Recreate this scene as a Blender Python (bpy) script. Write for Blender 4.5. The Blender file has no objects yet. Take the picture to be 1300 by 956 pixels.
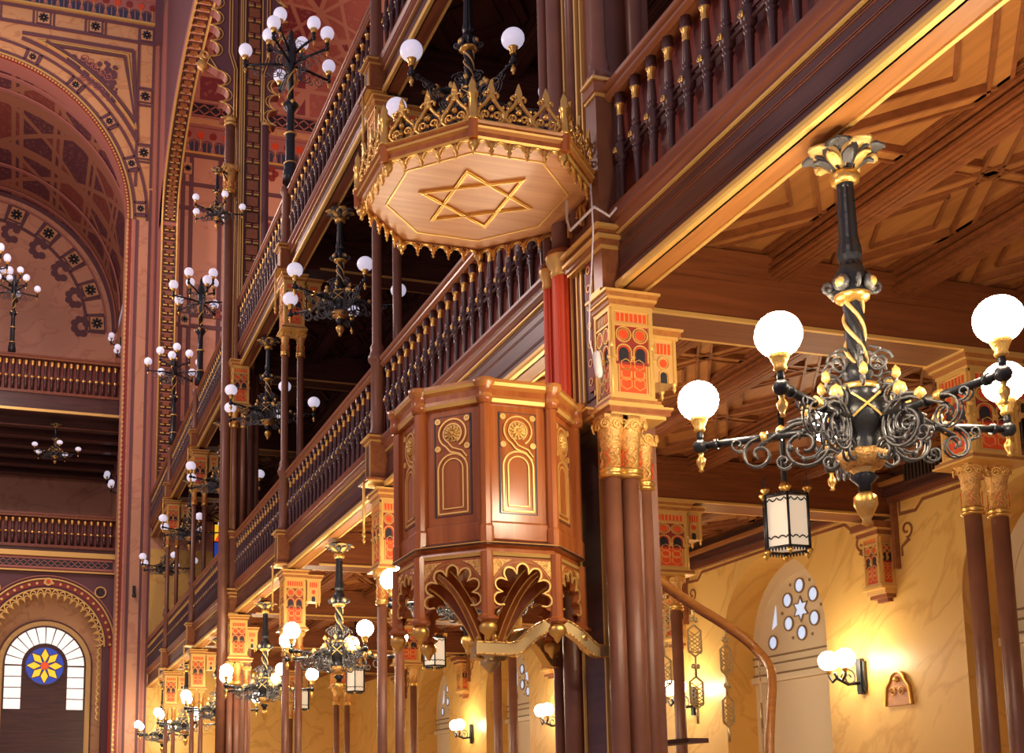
import bpy, math, random
from mathutils import Matrix, Vector
random.seed(7)
PI = math.pi
COL = bpy.context.scene.collection
sc = bpy.context.scene
B = 6.49
def YP(i): return 10.0 + B * i

# ------------------------------------------------------------------ materials
MAT = {}
def new_mat(name):
    m = bpy.data.materials.new(name); m.use_nodes = True
    nt = m.node_tree; b = nt.nodes['Principled BSDF']
    MAT[name] = m
    return m, nt, b
def setp(b, **k):
    for n, v in k.items():
        b.inputs[n.replace('_', ' ')].default_value = v
def plain(name, col, rough=.5, metal=0., bump=0., bscale=30., var=0.):
    m, nt, b = new_mat(name)
    setp(b, Base_Color=(*col, 1), Roughness=rough, Metallic=metal)
    tc = nt.nodes.new('ShaderNodeTexCoord'); nz = nt.nodes.new('ShaderNodeTexNoise')
    nz.inputs['Scale'].default_value = bscale; nz.inputs['Detail'].default_value = 3
    nt.links.new(tc.outputs['Object'], nz.inputs['Vector'])
    if var:
        r = nt.nodes.new('ShaderNodeValToRGB')
        r.color_ramp.elements[0].position = .3; r.color_ramp.elements[1].position = .7
        r.color_ramp.elements[0].color = (*[c * (1 - var) for c in col], 1)
        r.color_ramp.elements[1].color = (*[min(1, c * (1 + var)) for c in col], 1)
        nt.links.new(nz.outputs['Fac'], r.inputs[0]); nt.links.new(r.outputs[0], b.inputs['Base Color'])
    if bump:
        bp = nt.nodes.new('ShaderNodeBump'); bp.inputs['Strength'].default_value = bump; bp.inputs['Distance'].default_value = .01
        nt.links.new(nz.outputs['Fac'], bp.inputs['Height']); nt.links.new(bp.outputs[0], b.inputs['Normal'])
    return m
def wood(name, c1, c2, axis='Y', rough=.35, scale=3.):
    m, nt, b = new_mat(name); setp(b, Roughness=rough)
    b.inputs['Specular IOR Level'].default_value = .45
    tc = nt.nodes.new('ShaderNodeTexCoord'); mp = nt.nodes.new('ShaderNodeMapping')
    s = [14, 14, 14]; s['XYZ'.index(axis)] = .9
    mp.inputs['Scale'].default_value = s
    nz = nt.nodes.new('ShaderNodeTexNoise'); nz.inputs['Scale'].default_value = scale / 3; nz.inputs['Detail'].default_value = 5; nz.inputs['Distortion'].default_value = .6
    r = nt.nodes.new('ShaderNodeValToRGB'); r.color_ramp.elements[0].position = .32; r.color_ramp.elements[1].position = .68
    r.color_ramp.elements[0].color = (*c1, 1); r.color_ramp.elements[1].color = (*c2, 1)
    L = nt.links.new
    L(tc.outputs['Object'], mp.inputs[0]); L(mp.outputs[0], nz.inputs['Vector']); L(nz.outputs['Fac'], r.inputs[0]); L(r.outputs[0], b.inputs['Base Color'])
    return m
def marble(name, base, vein, scale=.6, rough=.3, amt=.55):
    m, nt, b = new_mat(name); setp(b, Roughness=rough)
    L = nt.links.new
    tc = nt.nodes.new('ShaderNodeTexCoord'); mp = nt.nodes.new('ShaderNodeMapping')
    mp.vector_type = 'TEXTURE'; mp.inputs['Rotation'].default_value = (.95, .25, .3); mp.inputs['Scale'].default_value = (1, .75, 2.8)
    nz = nt.nodes.new('ShaderNodeTexNoise'); nz.inputs['Scale'].default_value = scale; nz.inputs['Detail'].default_value = 6; nz.inputs['Distortion'].default_value = .7
    r = nt.nodes.new('ShaderNodeValToRGB'); cr = r.color_ramp
    cr.elements[0].position = .0; cr.elements[0].color = (*base, 1)
    cr.elements[1].position = 1.; cr.elements[1].color = (*[min(1, c * 1.06) for c in base], 1)
    for p, c in ((.465, base), (.5, [a * (1 - amt) + v * amt for a, v in zip(base, vein)]), (.53, [a * .97 for a in base]), (.66, [a * .93 for a in base])):
        e = cr.elements.new(p); e.color = (*c, 1)
    L(tc.outputs['Object'], mp.inputs[0]); L(mp.outputs[0], nz.inputs['Vector']); L(nz.outputs['Fac'], r.inputs[0]); L(r.outputs[0], b.inputs['Base Color'])
    return m
def lattice(name, cA, cB, cC, line, s=.5, lw=.045, dirs=((0, 1, 0), (90, 1, 0), (45, .7071, .5), (-45, .7071, .5), (27, 1.1, .3), (-27, 1.1, .3))):
    """painted star and strapwork pattern over the uv map (uv in metres)"""
    m, nt, b = new_mat(name); setp(b, Roughness=.7); L = nt.links.new
    uv = nt.nodes.new('ShaderNodeUVMap'); sp = nt.nodes.new('ShaderNodeSeparateXYZ'); L(uv.outputs[0], sp.inputs[0])
    def M(op, a, c=None, v=None):
        n = nt.nodes.new('ShaderNodeMath'); n.operation = op
        for k, x in enumerate((a, c)):
            if x is None: continue
            if isinstance(x, (int, float)): n.inputs[k].default_value = x
            else: L(x, n.inputs[k])
        return n.outputs[0]
    U, V = sp.outputs[0], sp.outputs[1]
    ds, cells = [], []
    for ang, sc_, off in dirs:
        a = math.radians(ang)
        t = M('ADD', M('MULTIPLY', U, math.cos(a) * s * sc_), M('MULTIPLY', V, math.sin(a) * s * sc_)); t = M('ADD', t, off + 100)
        d = M('ABSOLUTE', M('SUBTRACT', M('FRACT', t), .5)); ds.append(d); cells.append(M('FLOOR', M('ADD', t, .5)))
    d = ds[0]
    for x in ds[1:]: d = M('MINIMUM', d, x)
    isline = M('LESS_THAN', d, lw)
    par = M('FRACT', M('MULTIPLY', M('ADD', M('ADD', cells[0], cells[1]), M('ADD', cells[2], cells[3])), .3333))
    nz = nt.nodes.new('ShaderNodeTexVoronoi'); nz.inputs['Scale'].default_value = s * 9; L(uv.outputs[0], nz.inputs['Vector'])
    orn = M('LESS_THAN', nz.outputs['Distance'], .32)
    def mix(f, a, c):
        n = nt.nodes.new('ShaderNodeMix'); n.data_type = 'RGBA'
        L(f, n.inputs[0])
        for k, x in ((6, a), (7, c)):
            if isinstance(x, tuple): n.inputs[k].default_value = (*x, 1)
            else: L(x, n.inputs[k])
        return n.outputs[2]
    c1 = mix(M('GREATER_THAN', par, .3), cA, cB); c2 = mix(M('GREATER_THAN', par, .6), c1, cC)
    c3 = mix(M('MULTIPLY', orn, .35), c2, line)
    c4 = mix(isline, c3, line); L(c4, b.inputs['Base Color'])
    return m
def emit(name, col, strength, base=None):
    m, nt, b = new_mat(name)
    setp(b, Base_Color=(*(base or col), 1), Roughness=.3)
    b.inputs['Emission Color'].default_value = (*col, 1); b.inputs['Emission Strength'].default_value = strength
    return m

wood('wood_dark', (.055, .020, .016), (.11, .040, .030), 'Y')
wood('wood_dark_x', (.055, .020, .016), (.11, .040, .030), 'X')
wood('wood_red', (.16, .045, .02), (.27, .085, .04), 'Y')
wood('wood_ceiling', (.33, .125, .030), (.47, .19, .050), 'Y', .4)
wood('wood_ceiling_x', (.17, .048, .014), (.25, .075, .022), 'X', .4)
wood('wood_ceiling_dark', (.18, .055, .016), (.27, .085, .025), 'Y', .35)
wood('wood_pulpit', (.33, .088, .020), (.47, .145, .036), 'Z', .22)
wood('wood_pulpit_rail', (.42, .16, .035), (.55, .22, .05), 'X', .25)
wood('wood_rail', (.24, .08, .03), (.34, .12, .045), 'Y', .3)
wood('wood_underboard', (.55, .235, .085), (.68, .33, .13), 'X', .35)
plain('column_brown', (.21, .082, .045), .38, var=.12, bscale=4)
plain('baluster_brown', (.075, .032, .03), .3)
plain('panel_red', (.24, .05, .028), .5, var=.2, bscale=5)
plain('paint_red', (.78, .085, .02), .45)
plain('paint_dark_red', (.30, .035, .025), .5)
plain('paint_purple', (.16, .065, .075), .6)
plain('paint_rose', (.46, .17, .13), .6)
plain('paint_black', (.02, .022, .03), .5)
plain('paint_blue', (.045, .05, .10), .6)
plain('gold', (.82, .50, .13), .3, .85, bump=.5, bscale=40)
plain('gold_paint', (.85, .55, .16), .4, .45)
plain('gilding', (.74, .47, .17), .45, .35, bump=.6, bscale=25)
plain('carved_gilt', (.72, .40, .12), .4, .5, bump=1., bscale=60, var=.35)
plain('brass_old', (.62, .45, .20), .42, .6)
plain('iron_black', (.035, .037, .042), .32, .6, bump=.3, bscale=50)
plain('iron_cast', (.13, .13, .135), .45, .6, bump=.5, bscale=60)
plain('plaster_cream', (.80, .66, .42), .6)
plain('stone_line', (.30, .19, .09), .7)
plain('cable_white', (.8, .74, .72), .5)
plain('lamp_body', (.02, .02, .022), .4)
plain('vent_dark', (.05, .03, .02), .6)
marble('marble_yellow', (.90, .56, .15), (.66, .33, .06), .8, .35, .6)
marble('marble_niche', (.80, .46, .10), (.60, .28, .04), .7, .4)
marble('marble_rose', (.72, .36, .21), (.50, .20, .12), .7, .45)  # same marble as the yellow, purplish nave light mixed into its colour
marble('marble_orange', (.72, .38, .16), (.45, .17, .06), .9, .45)
plain('stone_floor', (.50, .38, .25), .35, var=.2, bscale=3)
lattice('pattern_ceiling', (.42, .07, .07), (.28, .055, .07), (.48, .15, .11), (.62, .30, .19), .42, .04)
lattice('pattern_vault', (.20, .035, .03), (.26, .06, .04), (.14, .04, .05), (.42, .17, .09), .50, .05, ((0, 1, 0), (90, .5, 0), (45, .7071, .5), (-45, .7071, .5), (0, 1, .82), (90, .5, .9)))
lattice('pattern_frieze', (.09, .05, .07), (.20, .05, .05), (.10, .05, .08), (.50, .24, .14), 2.2, .09)
emit('globe_lit', (1., .80, .55), 98., (1, 1, 1))
emit('globe_sconce', (1., .82, .58), 34., (1, 1, 1))
emit('globe_unlit', (.78, .74, .95), .50, (.82, .80, .86))  # faint emission on switched-off globes stands in for ambient light
emit('lantern_glass', (1., .82, .60), .35, (.85, .78, .66))
emit('window_white', (1., .93, .86), .75, (.9, .85, .8))
emit('glass_sky', (.50, .68, 1.), .65, (.6, .7, .8))
emit('glass_yellow', (1., .52, .02), .85, (.9, .5, .05))
emit('glass_blue', (.03, .07, .45), .6, (.03, .06, .3))
emit('glass_red', (.9, .06, .01), .9, (.8, .1, .02))

# ------------------------------------------------------------------ mesh builder
class MB:
    def __init__(s): s.v, s.f, s.m, s.sm, s.uv, s.slots, s.M = [], [], [], [], [], [], Matrix.Identity(4)
    def mi(s, mat):
        if mat not in s.slots: s.slots.append(mat)
        return s.slots.index(mat)
    def pt(s, p): s.v.append(tuple(s.M @ Vector(p))); return len(s.v) - 1
    def face(s, idx, mat, smooth=False, uv=None): s.f.append(tuple(idx)); s.m.append(s.mi(mat)); s.sm.append(smooth); s.uv.append(uv)
    def quad(s, ps, mat, uv=None): s.face([s.pt(p) for p in ps], mat, False, uv)
    def box(s, x0, x1, y0, y1, z0, z1, mat):
        if x0 > x1: x0, x1 = x1, x0
        if y0 > y1: y0, y1 = y1, y0
        if z0 > z1: z0, z1 = z1, z0
        p = [s.pt(q) for q in ((x0,y0,z0),(x1,y0,z0),(x1,y1,z0),(x0,y1,z0),(x0,y0,z1),(x1,y0,z1),(x1,y1,z1),(x0,y1,z1))]
        for q in ((0,3,2,1),(4,5,6,7),(0,1,5,4),(1,2,6,5),(2,3,7,6),(3,0,4,7)): s.face([p[k] for k in q], mat)
        return s
    def loft(s, rings, mat, closed=True, caps=True, smooth=True, loop=False):
        """rings: lists of points of equal length"""
        idx = [[s.pt(p) for p in r] for r in rings]; n = len(idx[0])
        R = len(idx)
        for a in range(R if loop else R - 1):
            A, Bq = idx[a], idx[(a + 1) % R]
            for k in range(n if closed else n - 1):
                k2 = (k + 1) % n
                mm = mat[k] if isinstance(mat, list) else mat
                s.face((A[k], A[k2], Bq[k2], Bq[k]), mm, smooth)
        if caps and closed and not loop:
            mm = mat[0] if isinstance(mat, list) else mat
            s.face(idx[0][::-1], mm); s.face(idx[-1], mm)
        return s
    def lathe(s, prof, c=(0,0,0), n=12, mats=None, mat='gold', flute=0, ph=0, smooth=True):
        """prof: (r,z) or (r,z,mat)"""
        idx = []
        for q in prof:
            r, z = q[0], q[1]
            idx.append([s.pt((c[0] + r * (1 + flute * (k % 2)) * math.cos(2*PI*k/n + ph), c[1] + r * (1 + flute * (k % 2)) * math.sin(2*PI*k/n + ph), c[2] + z)) for k in range(n)])
        for a in range(len(prof) - 1):
            mm = prof[a][2] if len(prof[a]) > 2 else mat
            for k in range(n):
                k2 = (k + 1) % n
                s.face((idx[a][k], idx[a][k2], idx[a+1][k2], idx[a+1][k]), mm, smooth)
        s.face(idx[0][::-1], prof[0][2] if len(prof[0]) > 2 else mat); s.face(idx[-1], prof[-2][2] if len(prof[-2]) > 2 else mat)
        return s
    def tube(s, pts, r, mat, n=6, closed=False, caps=True):
        pts = [Vector(p) for p in pts]; N = len(pts)
        rr = r if isinstance(r, (list, tuple)) else [r] * N
        rings = []; up = None
        for i in range(N):
            if closed: t = pts[(i+1) % N] - pts[i-1]
            else: t = pts[min(i+1, N-1)] - pts[max(i-1, 0)]
            if t.length < 1e-9: t = Vector((0,0,1))
            t.normalize()
            if up is None:
                up = Vector((0,0,1)) if abs(t.z) < .9 else Vector((1,0,0))
            u = up - t * up.dot(t)
            if u.length < 1e-6: u = t.orthogonal()
            u.normalize(); up = u; w = t.cross(u)
            rings.append([pts[i] + (u * math.cos(2*PI*k/n) + w * math.sin(2*PI*k/n)) * rr[i] for k in range(n)])
        s.loft(rings, mat, True, caps, n > 4, closed); return s
    def sphere(s, c, r, mat, n=16, m=10, sz=1.):
        pr = [(max(1e-4, r * math.sin(PI * k / m)), -r * sz * math.cos(PI * k / m)) for k in range(m + 1)]
        return s.lathe(pr, c, n, mat=mat)
    def prism(s, poly, M, h, mat, side=None, smooth=False):
        """2-D outline in the frame M (local x,y), extruded along local z by h"""
        old = s.M; s.M = old @ M
        a = [s.pt((x, y, 0)) for x, y in poly]; b = [s.pt((x, y, h)) for x, y in poly]; n = len(poly)
        s.face(a[::-1], mat); s.face(b, mat)
        for k in range(n): s.face((a[k], a[(k+1) % n], b[(k+1) % n], b[k]), side or mat, smooth)
        s.M = old; return s
    def strip(s, pts2, w, M, h, mat, closed=False, side=None):
        """flat raised band of width w following a 2-D line, in frame M, thickness h"""
        P = [Vector((*p, 0)) for p in pts2]; N = len(P); inn, out = [], []
        for i in range(N):
            t = (P[(i+1) % N] - P[i-1]) if closed else (P[min(i+1, N-1)] - P[max(i-1, 0)])
            t.normalize(); nrm = Vector((-t.y, t.x, 0))
            a = P[i] - P[i-1] if (i or closed) else t; c = P[(i+1) % N] - P[i] if (i < N-1 or closed) else t
            a = a.normalized() if a.length else t; c = c.normalized() if c.length else t
            k = max(.5, math.cos(a.angle(c, 0) / 2)) if a.length and c.length else 1
            out.append(P[i] + nrm * w / 2 / k); inn.append(P[i] - nrm * w / 2 / k)
        old = s.M; s.M = old @ M
        rings = [[(inn[i].x, inn[i].y, 0), (inn[i].x, inn[i].y, h), (out[i].x, out[i].y, h), (out[i].x, out[i].y, 0)] for i in range(N)]
        s.loft(rings, mat, True, not closed, False, closed); s.M = old; return s
    def build(s, name, parent=None, world=None):
        me = bpy.data.meshes.new(name); me.from_pydata(s.v, [], s.f); me.update()
        for k in s.slots: me.materials.append(MAT[k])
        me.polygons.foreach_set('material_index', s.m); me.polygons.foreach_set('use_smooth', s.sm)
        if any(u is not None for u in s.uv):
            ul = me.uv_layers.new(name='UVMap'); li = 0
            for k, p in enumerate(me.polygons):
                for q in range(p.loop_total):
                    ul.data[p.loop_start + q].uv = s.uv[k][q] if s.uv[k] else (0, 0)
        o = bpy.data.objects.new(name, me); COL.objects.link(o)
        if parent: o.parent = parent
        if world is not None: o.location = world
        return o
def FR(o, x, y):
    """frame with origin o, local x,y axes and z = x cross y"""
    x = Vector(x).normalized(); y = Vector(y).normalized(); z = x.cross(y)
    return Matrix(((x.x, y.x, z.x, o[0]), (x.y, y.y, z.y, o[1]), (x.z, y.z, z.z, o[2]), (0,0,0,1)))
def T(x, y, z): return Matrix.Translation((x, y, z))
def tag(o, label=None, cat=None, group=None, kind=None):
    if label: o['label'] = label
    if cat: o['category'] = cat
    if group: o['group'] = group
    if kind: o['kind'] = kind
    return o
def empty(name, loc, label, cat, group=None, rz=0):
    o = bpy.data.objects.new(name, None); COL.objects.link(o); o.location = loc; o.rotation_euler = (0,0,rz); o.empty_display_size = .1
    return tag(o, label, cat, group)
def struct(mb, name): return tag(mb.build(name), kind='structure')
def kids(o): return [c for c in bpy.data.objects if c.parent == o]
TREE = {}
def copy_tree(o, loc=None, rz=None, label=None, parent=None, swap=None):
    c = o.copy(); COL.objects.link(c); c.parent = parent
    if parent: c.matrix_parent_inverse = o.matrix_parent_inverse.copy()
    if loc is not None: c.location = loc
    if rz is not None: c.rotation_euler = (0,0,rz)
    if label: c['label'] = label
    if swap and o.data and o.data.name in swap:
        c.data = swap[o.data.name]
        if 'label' in c and parent: c['label'] = c['label'].replace('lit', 'unlit')
    if o.name not in TREE: TREE[o.name] = kids(o)
    for ch in TREE[o.name]: copy_tree(ch, parent=c, swap=swap)
    return c
def arc(cx, cy, r, a0, a1, n): return [(cx + r * math.cos(math.radians(a0 + (a1-a0) * k / n)), cy + r * math.sin(math.radians(a0 + (a1-a0) * k / n))) for k in range(n + 1)]
ORD = ['nearest', 'second', 'third', 'fourth', 'fifth', 'sixth', 'seventh']

# ------------------------------------------------------------------ small shared shapes
def spiral(cx, cy, r0, r1, a0, turns, n=22):
    return [(cx + (r0 + (r1-r0) * k / n) * math.cos(math.radians(a0) + 2*PI*turns*k/n), cy + (r0 + (r1-r0) * k / n) * math.sin(math.radians(a0) + 2*PI*turns*k/n)) for k in range(n + 1)]
def foil(R, d, lobes, a0=0, a1=180, per=7, cx=0, cy=0):
    """cusped arch line: inward cusps between the lobes"""
    n = lobes * per; out = []
    for k in range(n + 1):
        t = k / n; a = math.radians(a0 + (a1 - a0) * t)
        r = R - d + d * abs(math.sin(PI * lobes * t)) ** .6
        out.append((cx + r * math.cos(a), cy + r * math.sin(a)))
    return out
def moulding(mb, poly, z0, steps, closed=True):
    """stacked offset plates on a convex outline given as centre + function of offset"""
def oct_pts(R, n=8, ph=22.5, c=(0, 0)): return [(c[0] + R * math.cos(math.radians(ph + 360 / n * k)), c[1] + R * math.sin(math.radians(ph + 360 / n * k))) for k in range(n)]
def oct_ring(mb, prof, mat_of, n=8, ph=22.5, caps=True):
    """prof: (R, z, mat) stations of an octagonal moulding"""
    rings = [[(x, y, q[1]) for x, y in oct_pts(q[0], n, ph)] for q in prof]
    idx = [[mb.pt(p) for p in r] for r in rings]
    for a in range(len(idx) - 1):
        for k in range(n): mb.face((idx[a][k], idx[a][(k+1) % n], idx[a+1][(k+1) % n], idx[a+1][k]), prof[a][2])
    if caps: mb.face(idx[0][::-1], prof[0][2]); mb.face(idx[-1], prof[-2][2])

# ---- painted impost box: gilt frames round red panels, on four faces
def impost_face(mb, F, w, h, rich=True):
    old = mb.M; mb.M = old @ F
    I = Matrix.Identity(4)
    x0, x1 = -w/2, w/2
    def rect(a, b, c, d, t, m): mb.box(a, b, c, d, 0, t, m)
    b = .03
    rect(x0, x0+b, 0, h, .022, 'gold_paint'); rect(x1-b, x1, 0, h, .022, 'gold_paint')
    rect(x0, x1, h-b, h, .02, 'gold_paint'); rect(x0, x1, 0, b*.8, .02, 'gold_paint')
    hb = h * .82
    rect(x0, x1, hb-.012, hb+.012, .018, 'gold_paint')
    rect(x0+.045, x1-.045, hb+.03, h-.05, .006, 'paint_red')
    nb = 7
    for k in range(nb + 1):
        u = x0 + .045 + (w - .09) * k / nb; rect(u-.006, u+.006, hb+.03, h-.05, .012, 'gold_paint')
    rr = min(.078, w * .185); cz = hb - .03 - rr
    rect(x0+.035, x1-.035, .05, hb-.02, .003, 'paint_dark_red')
    for u in (-w*.21, w*.21):
        mb.prism(arc(u, cz, rr*.62, 0, 360, 14)[:-1], I, .008, 'paint_red')
        mb.strip(arc(u, cz, rr, 0, 360, 16)[:-1], .014, I, .016, 'gold_paint', True)
        mb.strip(arc(u, cz, rr*.72, 0, 360, 16)[:-1], .007, I, .013, 'gold_paint', True)
        az = cz - rr*2.35
        nic = arc(u, az, rr*.62, 0, 180, 8) + [(u - rr*.62, az-.10), (u + rr*.62, az-.10)]
        mb.prism(nic, I, .005, 'paint_black')
        mb.strip([(u + rr*.98, az - .10)] + arc(u, az, rr*.98, -10, 190, 12) + [(u - rr*.98, az - .10)], .014, I, .02, 'gold_paint')
        mb.strip(arc(u, az, rr*.72, 0, 180, 12), .007, I, .016, 'paint_red')
    for u in (x0 + .016, 0, x1 - .016):
        mb.lathe([(.002, -.05), (.017, -.025), (.008, -.01), (.02, .0), (.02, .02)], (u, az - .06, .02), 6, mat='gold_paint')
    pz1 = az - .13; pz0 = .05
    pw = w * .33
    rect(-w*.44, -w*.38, pz0, pz1, .012, 'gold_paint'); rect(w*.38, w*.44, pz0, pz1, .012, 'gold_paint')
    rect(-pw, pw, pz0, pz1, .005, 'paint_red')
    rect(-pw-.012, -pw, pz0, pz1, .012, 'gold_paint'); rect(pw, pw+.012, pz0, pz1, .012, 'gold_paint')
    for zc in (pz0 + .09, pz1 - .10):
        for u in (-pw*.5, pw*.5):
            mb.strip(arc(u, zc, pw*.46, 30, 390, 6)[:-1], .007, I, .012, 'gold_paint', True)
            mb.strip(arc(u, zc + pw*.75, pw*.40, 30, 390, 6)[:-1], .007, I, .012, 'gold_paint', True)
    mb.M = old
def impost_box(w=.42, d=.42, h=.92, z0=.09):
    """local: centred in x,y, foot at z=0"""
    mb = MB()
    mb.box(-w/2, w/2, -d/2, d/2, z0, z0 + h, 'gilding')
    for (o, x, ww) in (((0, -d/2, z0), (1,0,0), w), ((-w/2, 0, z0), (0,-1,0), d), ((0, d/2, z0), (-1,0,0), w), ((w/2, 0, z0), (0,1,0), d)):
        impost_face(mb, FR(o, x, (0,0,1)), ww, h)
    for sx in (-1, 1):
        for sy in (-1, 1):
            mb.tube([(sx*w*.5, sy*d*.5, z0), (sx*w*.5, sy*d*.5, z0 + h*.55)], .018, 'gold_paint', 8)
            mb.lathe([(.018, 0), (.028, .02), (.03, .05), (.018, .06)], (sx*w*.5, sy*d*.5, z0 + h*.55), 8, mat='gold_paint')
    zt = z0 + h
    for (e, a, b, m) in ((.02, 0, .03, 'gold_paint'), (.035, .03, .08, 'wood_ceiling'), (.055, .08, .105, 'gold_paint'), (.065, .105, .15, 'wood_ceiling'), (.085, .15, .175, 'gold_paint')):
        mb.box(-w/2-e, w/2+e, -d/2-e, d/2+e, zt + a, zt + b, m)
    for (e, a, b, m) in ((.075, 0, .02, 'gold_paint'), (.06, .02, .06, 'wood_ceiling'), (.03, .06, .09, 'gold_paint')):
        mb.box(-w/2-e, w/2+e, -d/2-e, d/2+e, a, b, m)
    return mb
def impost_wing():
    """small hanging bracket box beside the impost, under the beam"""
    mb = MB(); w, d, h = .26, .26, .42
    mb.box(-w/2, w/2, -d/2, d/2, .12, .12 + h, 'gilding')
    for (o, x) in (((0, -d/2, .12), (1,0,0)), ((0, d/2, .12), (-1,0,0)), ((w/2, 0, .12), (0,1,0))):
        F = FR(o, x, (0,0,1)); old = mb.M; mb.M = F
        mb.box(-w/2+.05, w/2-.05, h-.14, h-.04, 0, .006, 'paint_red')
        for k in range(5): u = -w/2 + .05 + (w-.1)*k/4; mb.box(u-.005, u+.005, h-.14, h-.04, 0, .014, 'gold_paint')
        mb.prism(arc(0, h-.23, .04, 0, 360, 12)[:-1], Matrix.Identity(4), .008, 'paint_red')
        mb.strip(arc(0, h-.23, .062, 0, 360, 14)[:-1], .011, Matrix.Identity(4), .016, 'gold_paint', True)
        mb.prism(arc(0, h-.35, .035, 0, 180, 8) + [(-.035, 0), (.035, 0)], Matrix.Identity(4), .005, 'paint_black')
        mb.strip([(.05, 0)] + arc(0, h-.35, .05, 0, 180, 10) + [(-.05, 0)], .01, Matrix.Identity(4), .016, 'gold_paint')
        for u in (-w/2+.012, w/2-.012): mb.box(u-.012, u+.012, 0, h, 0, .018, 'gold_paint')
        mb.M = old
    for sx in (-1, 1):
        for sy in (-1, 1): mb.lathe([(.003, -.09), (.022, -.05), (.012, -.03), (.03, -.01), (.03, .02)], (sx*w*.46, sy*d*.46, .12), 8, mat='gold_paint')
    for (e, a, b, m) in ((.03, 0, .03, 'gold_paint'), (.05, .03, .08, 'wood_ceiling'), (.07, .08, .10, 'gold_paint')):
        mb.box(-w/2-e, w/2+e, -d/2-e, d/2+e, .12 + h + a, .12 + h + b, m)
    return mb
def capital(r=.085, h=.55):
    """carved and gilt capital, foot ring at z=0, local origin on the shaft axis"""
    mb = MB()
    mb.lathe([(r*1.0, 0), (r*1.35, .01), (r*1.4, .03), (r*1.15, .045), (r*1.3, .06), (r*1.35, .08), (r*1.0, .09)], n=16, mat='gold')
    mb.lathe([(r*.98, .09), (r*.98, .28), (r*1.15, .30), (r*1.1, .33), (r*1.22, .40), (r*1.42, .47), (r*1.5, .50), (r*1.5, h)], n=16, mat='carved_gilt', flute=.05)
    mb.box(-r*1.35, r*1.35, -r*1.35, r*1.35, h - .10, h, 'carved_gilt')
    for k in range(8):
        a = 2*PI*k/8; F = Matrix.Rotation(a, 4, 'Z') @ FR((r*1.12, 0, .10), (0,1,0), (0,0,1))
        mb.box(0,0,0,0,0,0,'gold_paint') if False else None
        mb.strip([(-.02, 0), (.02, .05), (-.02, .10), (.02, .15)], .007, F, .008, 'paint_red' if k % 2 else 'gold_paint')
    for k in range(8):
        a = 2*PI*k/8; F = Matrix.Rotation(a, 4, 'Z') @ FR((r*(1.38 if k % 2 == 0 else 1.75), 0, .46), (0,1,0), (0,0,1))
        old = mb.M; mb.M = F
        mb.tube([(x, y, .005) for x, y in spiral(0, 0, .05, .01, 0, 1.6, 16)], .009, 'gold_paint', 5)
        mb.M = old
    return mb
def shaft(r, h, mat='column_brown', n=20, base=True, flute=0):
    mb = MB(); pr = []
    if base: pr += [(r*1.5, 0, mat), (r*1.5, .10, mat), (r*1.25, .13, 'gold_paint'), (r*1.3, .16, mat), (r, .2, mat)]
    else: pr += [(r, 0, mat)]
    pr += [(r, h*.5, mat), (r*.97, h, mat)]
    mb.lathe(pr, n=n, mat=mat, flute=flute); return mb

# shared source meshes, used by copying data
def data_of(mb, name):
    o = mb.build(name); d = o.data; bpy.data.objects.remove(o); return d
D_BOX = data_of(impost_box(), 'impost_box'); D_WING = data_of(impost_wing(), 'bracket_box'); D_CAP = data_of(capital(), 'capital')
D_CAPS = data_of(capital(.07, .5), 'small_capital')
def inst(data, name, parent, loc, scale=None, rz=0):
    o = bpy.data.objects.new(name, data); COL.objects.link(o); o.parent = parent; o.location = loc
    if scale: o.scale = scale
    if rz: o.rotation_euler = (0,0,rz)
    return o

# ------------------------------------------------------------------ room shell
m = MB(); m.box(-16, 14.6, -4, 64, -.1, 0, 'stone_floor'); struct(m, 'floor')
# aisle outer wall with arched niches
def arch_wall(name, yc_list, half, zs, mat, x0, x1, ya, yb, ztop, zsill=1.2, rx=None):
    """wall in planes x0..x1 pierced by round-headed niches centred at yc"""
    m = MB(); ys = sorted(yc_list); y = ya
    for c in ys:
        m.box(x0, x1, y, c - half, 0, ztop, mat); y = c + half
        m.box(x0, x1, c - half, c + half, 0, zsill, mat)
        N = 24
        P = [(c - half * math.cos(PI*k/N), zs + half * math.sin(PI*k/N)) for k in range(N + 1)]
        for k in range(N):
            (a, b), (d, e) = P[k], P[k+1]
            m.quad([(x0, a, b), (x0, d, e), (x0, d, ztop), (x0, a, ztop)], mat)
            m.quad([(x0, a, b), (x0, d, e), (x1, d, e), (x1, a, b)], 'marble_niche')
        for yy, q in ((c - half, .003), (c + half, -.003)): m.quad([(x0 + .001, yy + q, zsill), (x0 + .001, yy + q, zs), (x1, yy + q, zs), (x1, yy + q, zsill)], 'marble_niche')
    m.box(x0, x1, y, yb, 0, ztop, mat)
    return struct(m, name)
arch_wall('wall_right', [YP(i) - B/2 for i in range(0, 6)], 1.62, 4.72, 'marble_yellow', 13.7, 14.6, 0, 49, 6.56)
m = MB(); m.box(14.6, 14.8, 0, 50, 0, 14, 'marble_yellow'); m.box(13.7, 14.6, 0, 49, 7.2, 14, 'marble_rose'); struct(m, 'wall_outer')
m = MB(); m.box(13.7, 14.6, 0, 49, 6.56, 7.2, 'wood_dark')
m.box(13.6, 13.7, 0, 49, 6.50, 6.60, 'wood_red'); m.box(13.5, 13.7, 0, 49, 6.60, 6.75, 'wood_dark'); m.box(13.4, 13.7, 0, 49, 6.75, 6.82, 'wood_ceiling')
struct(m, 'trim_1')
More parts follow.
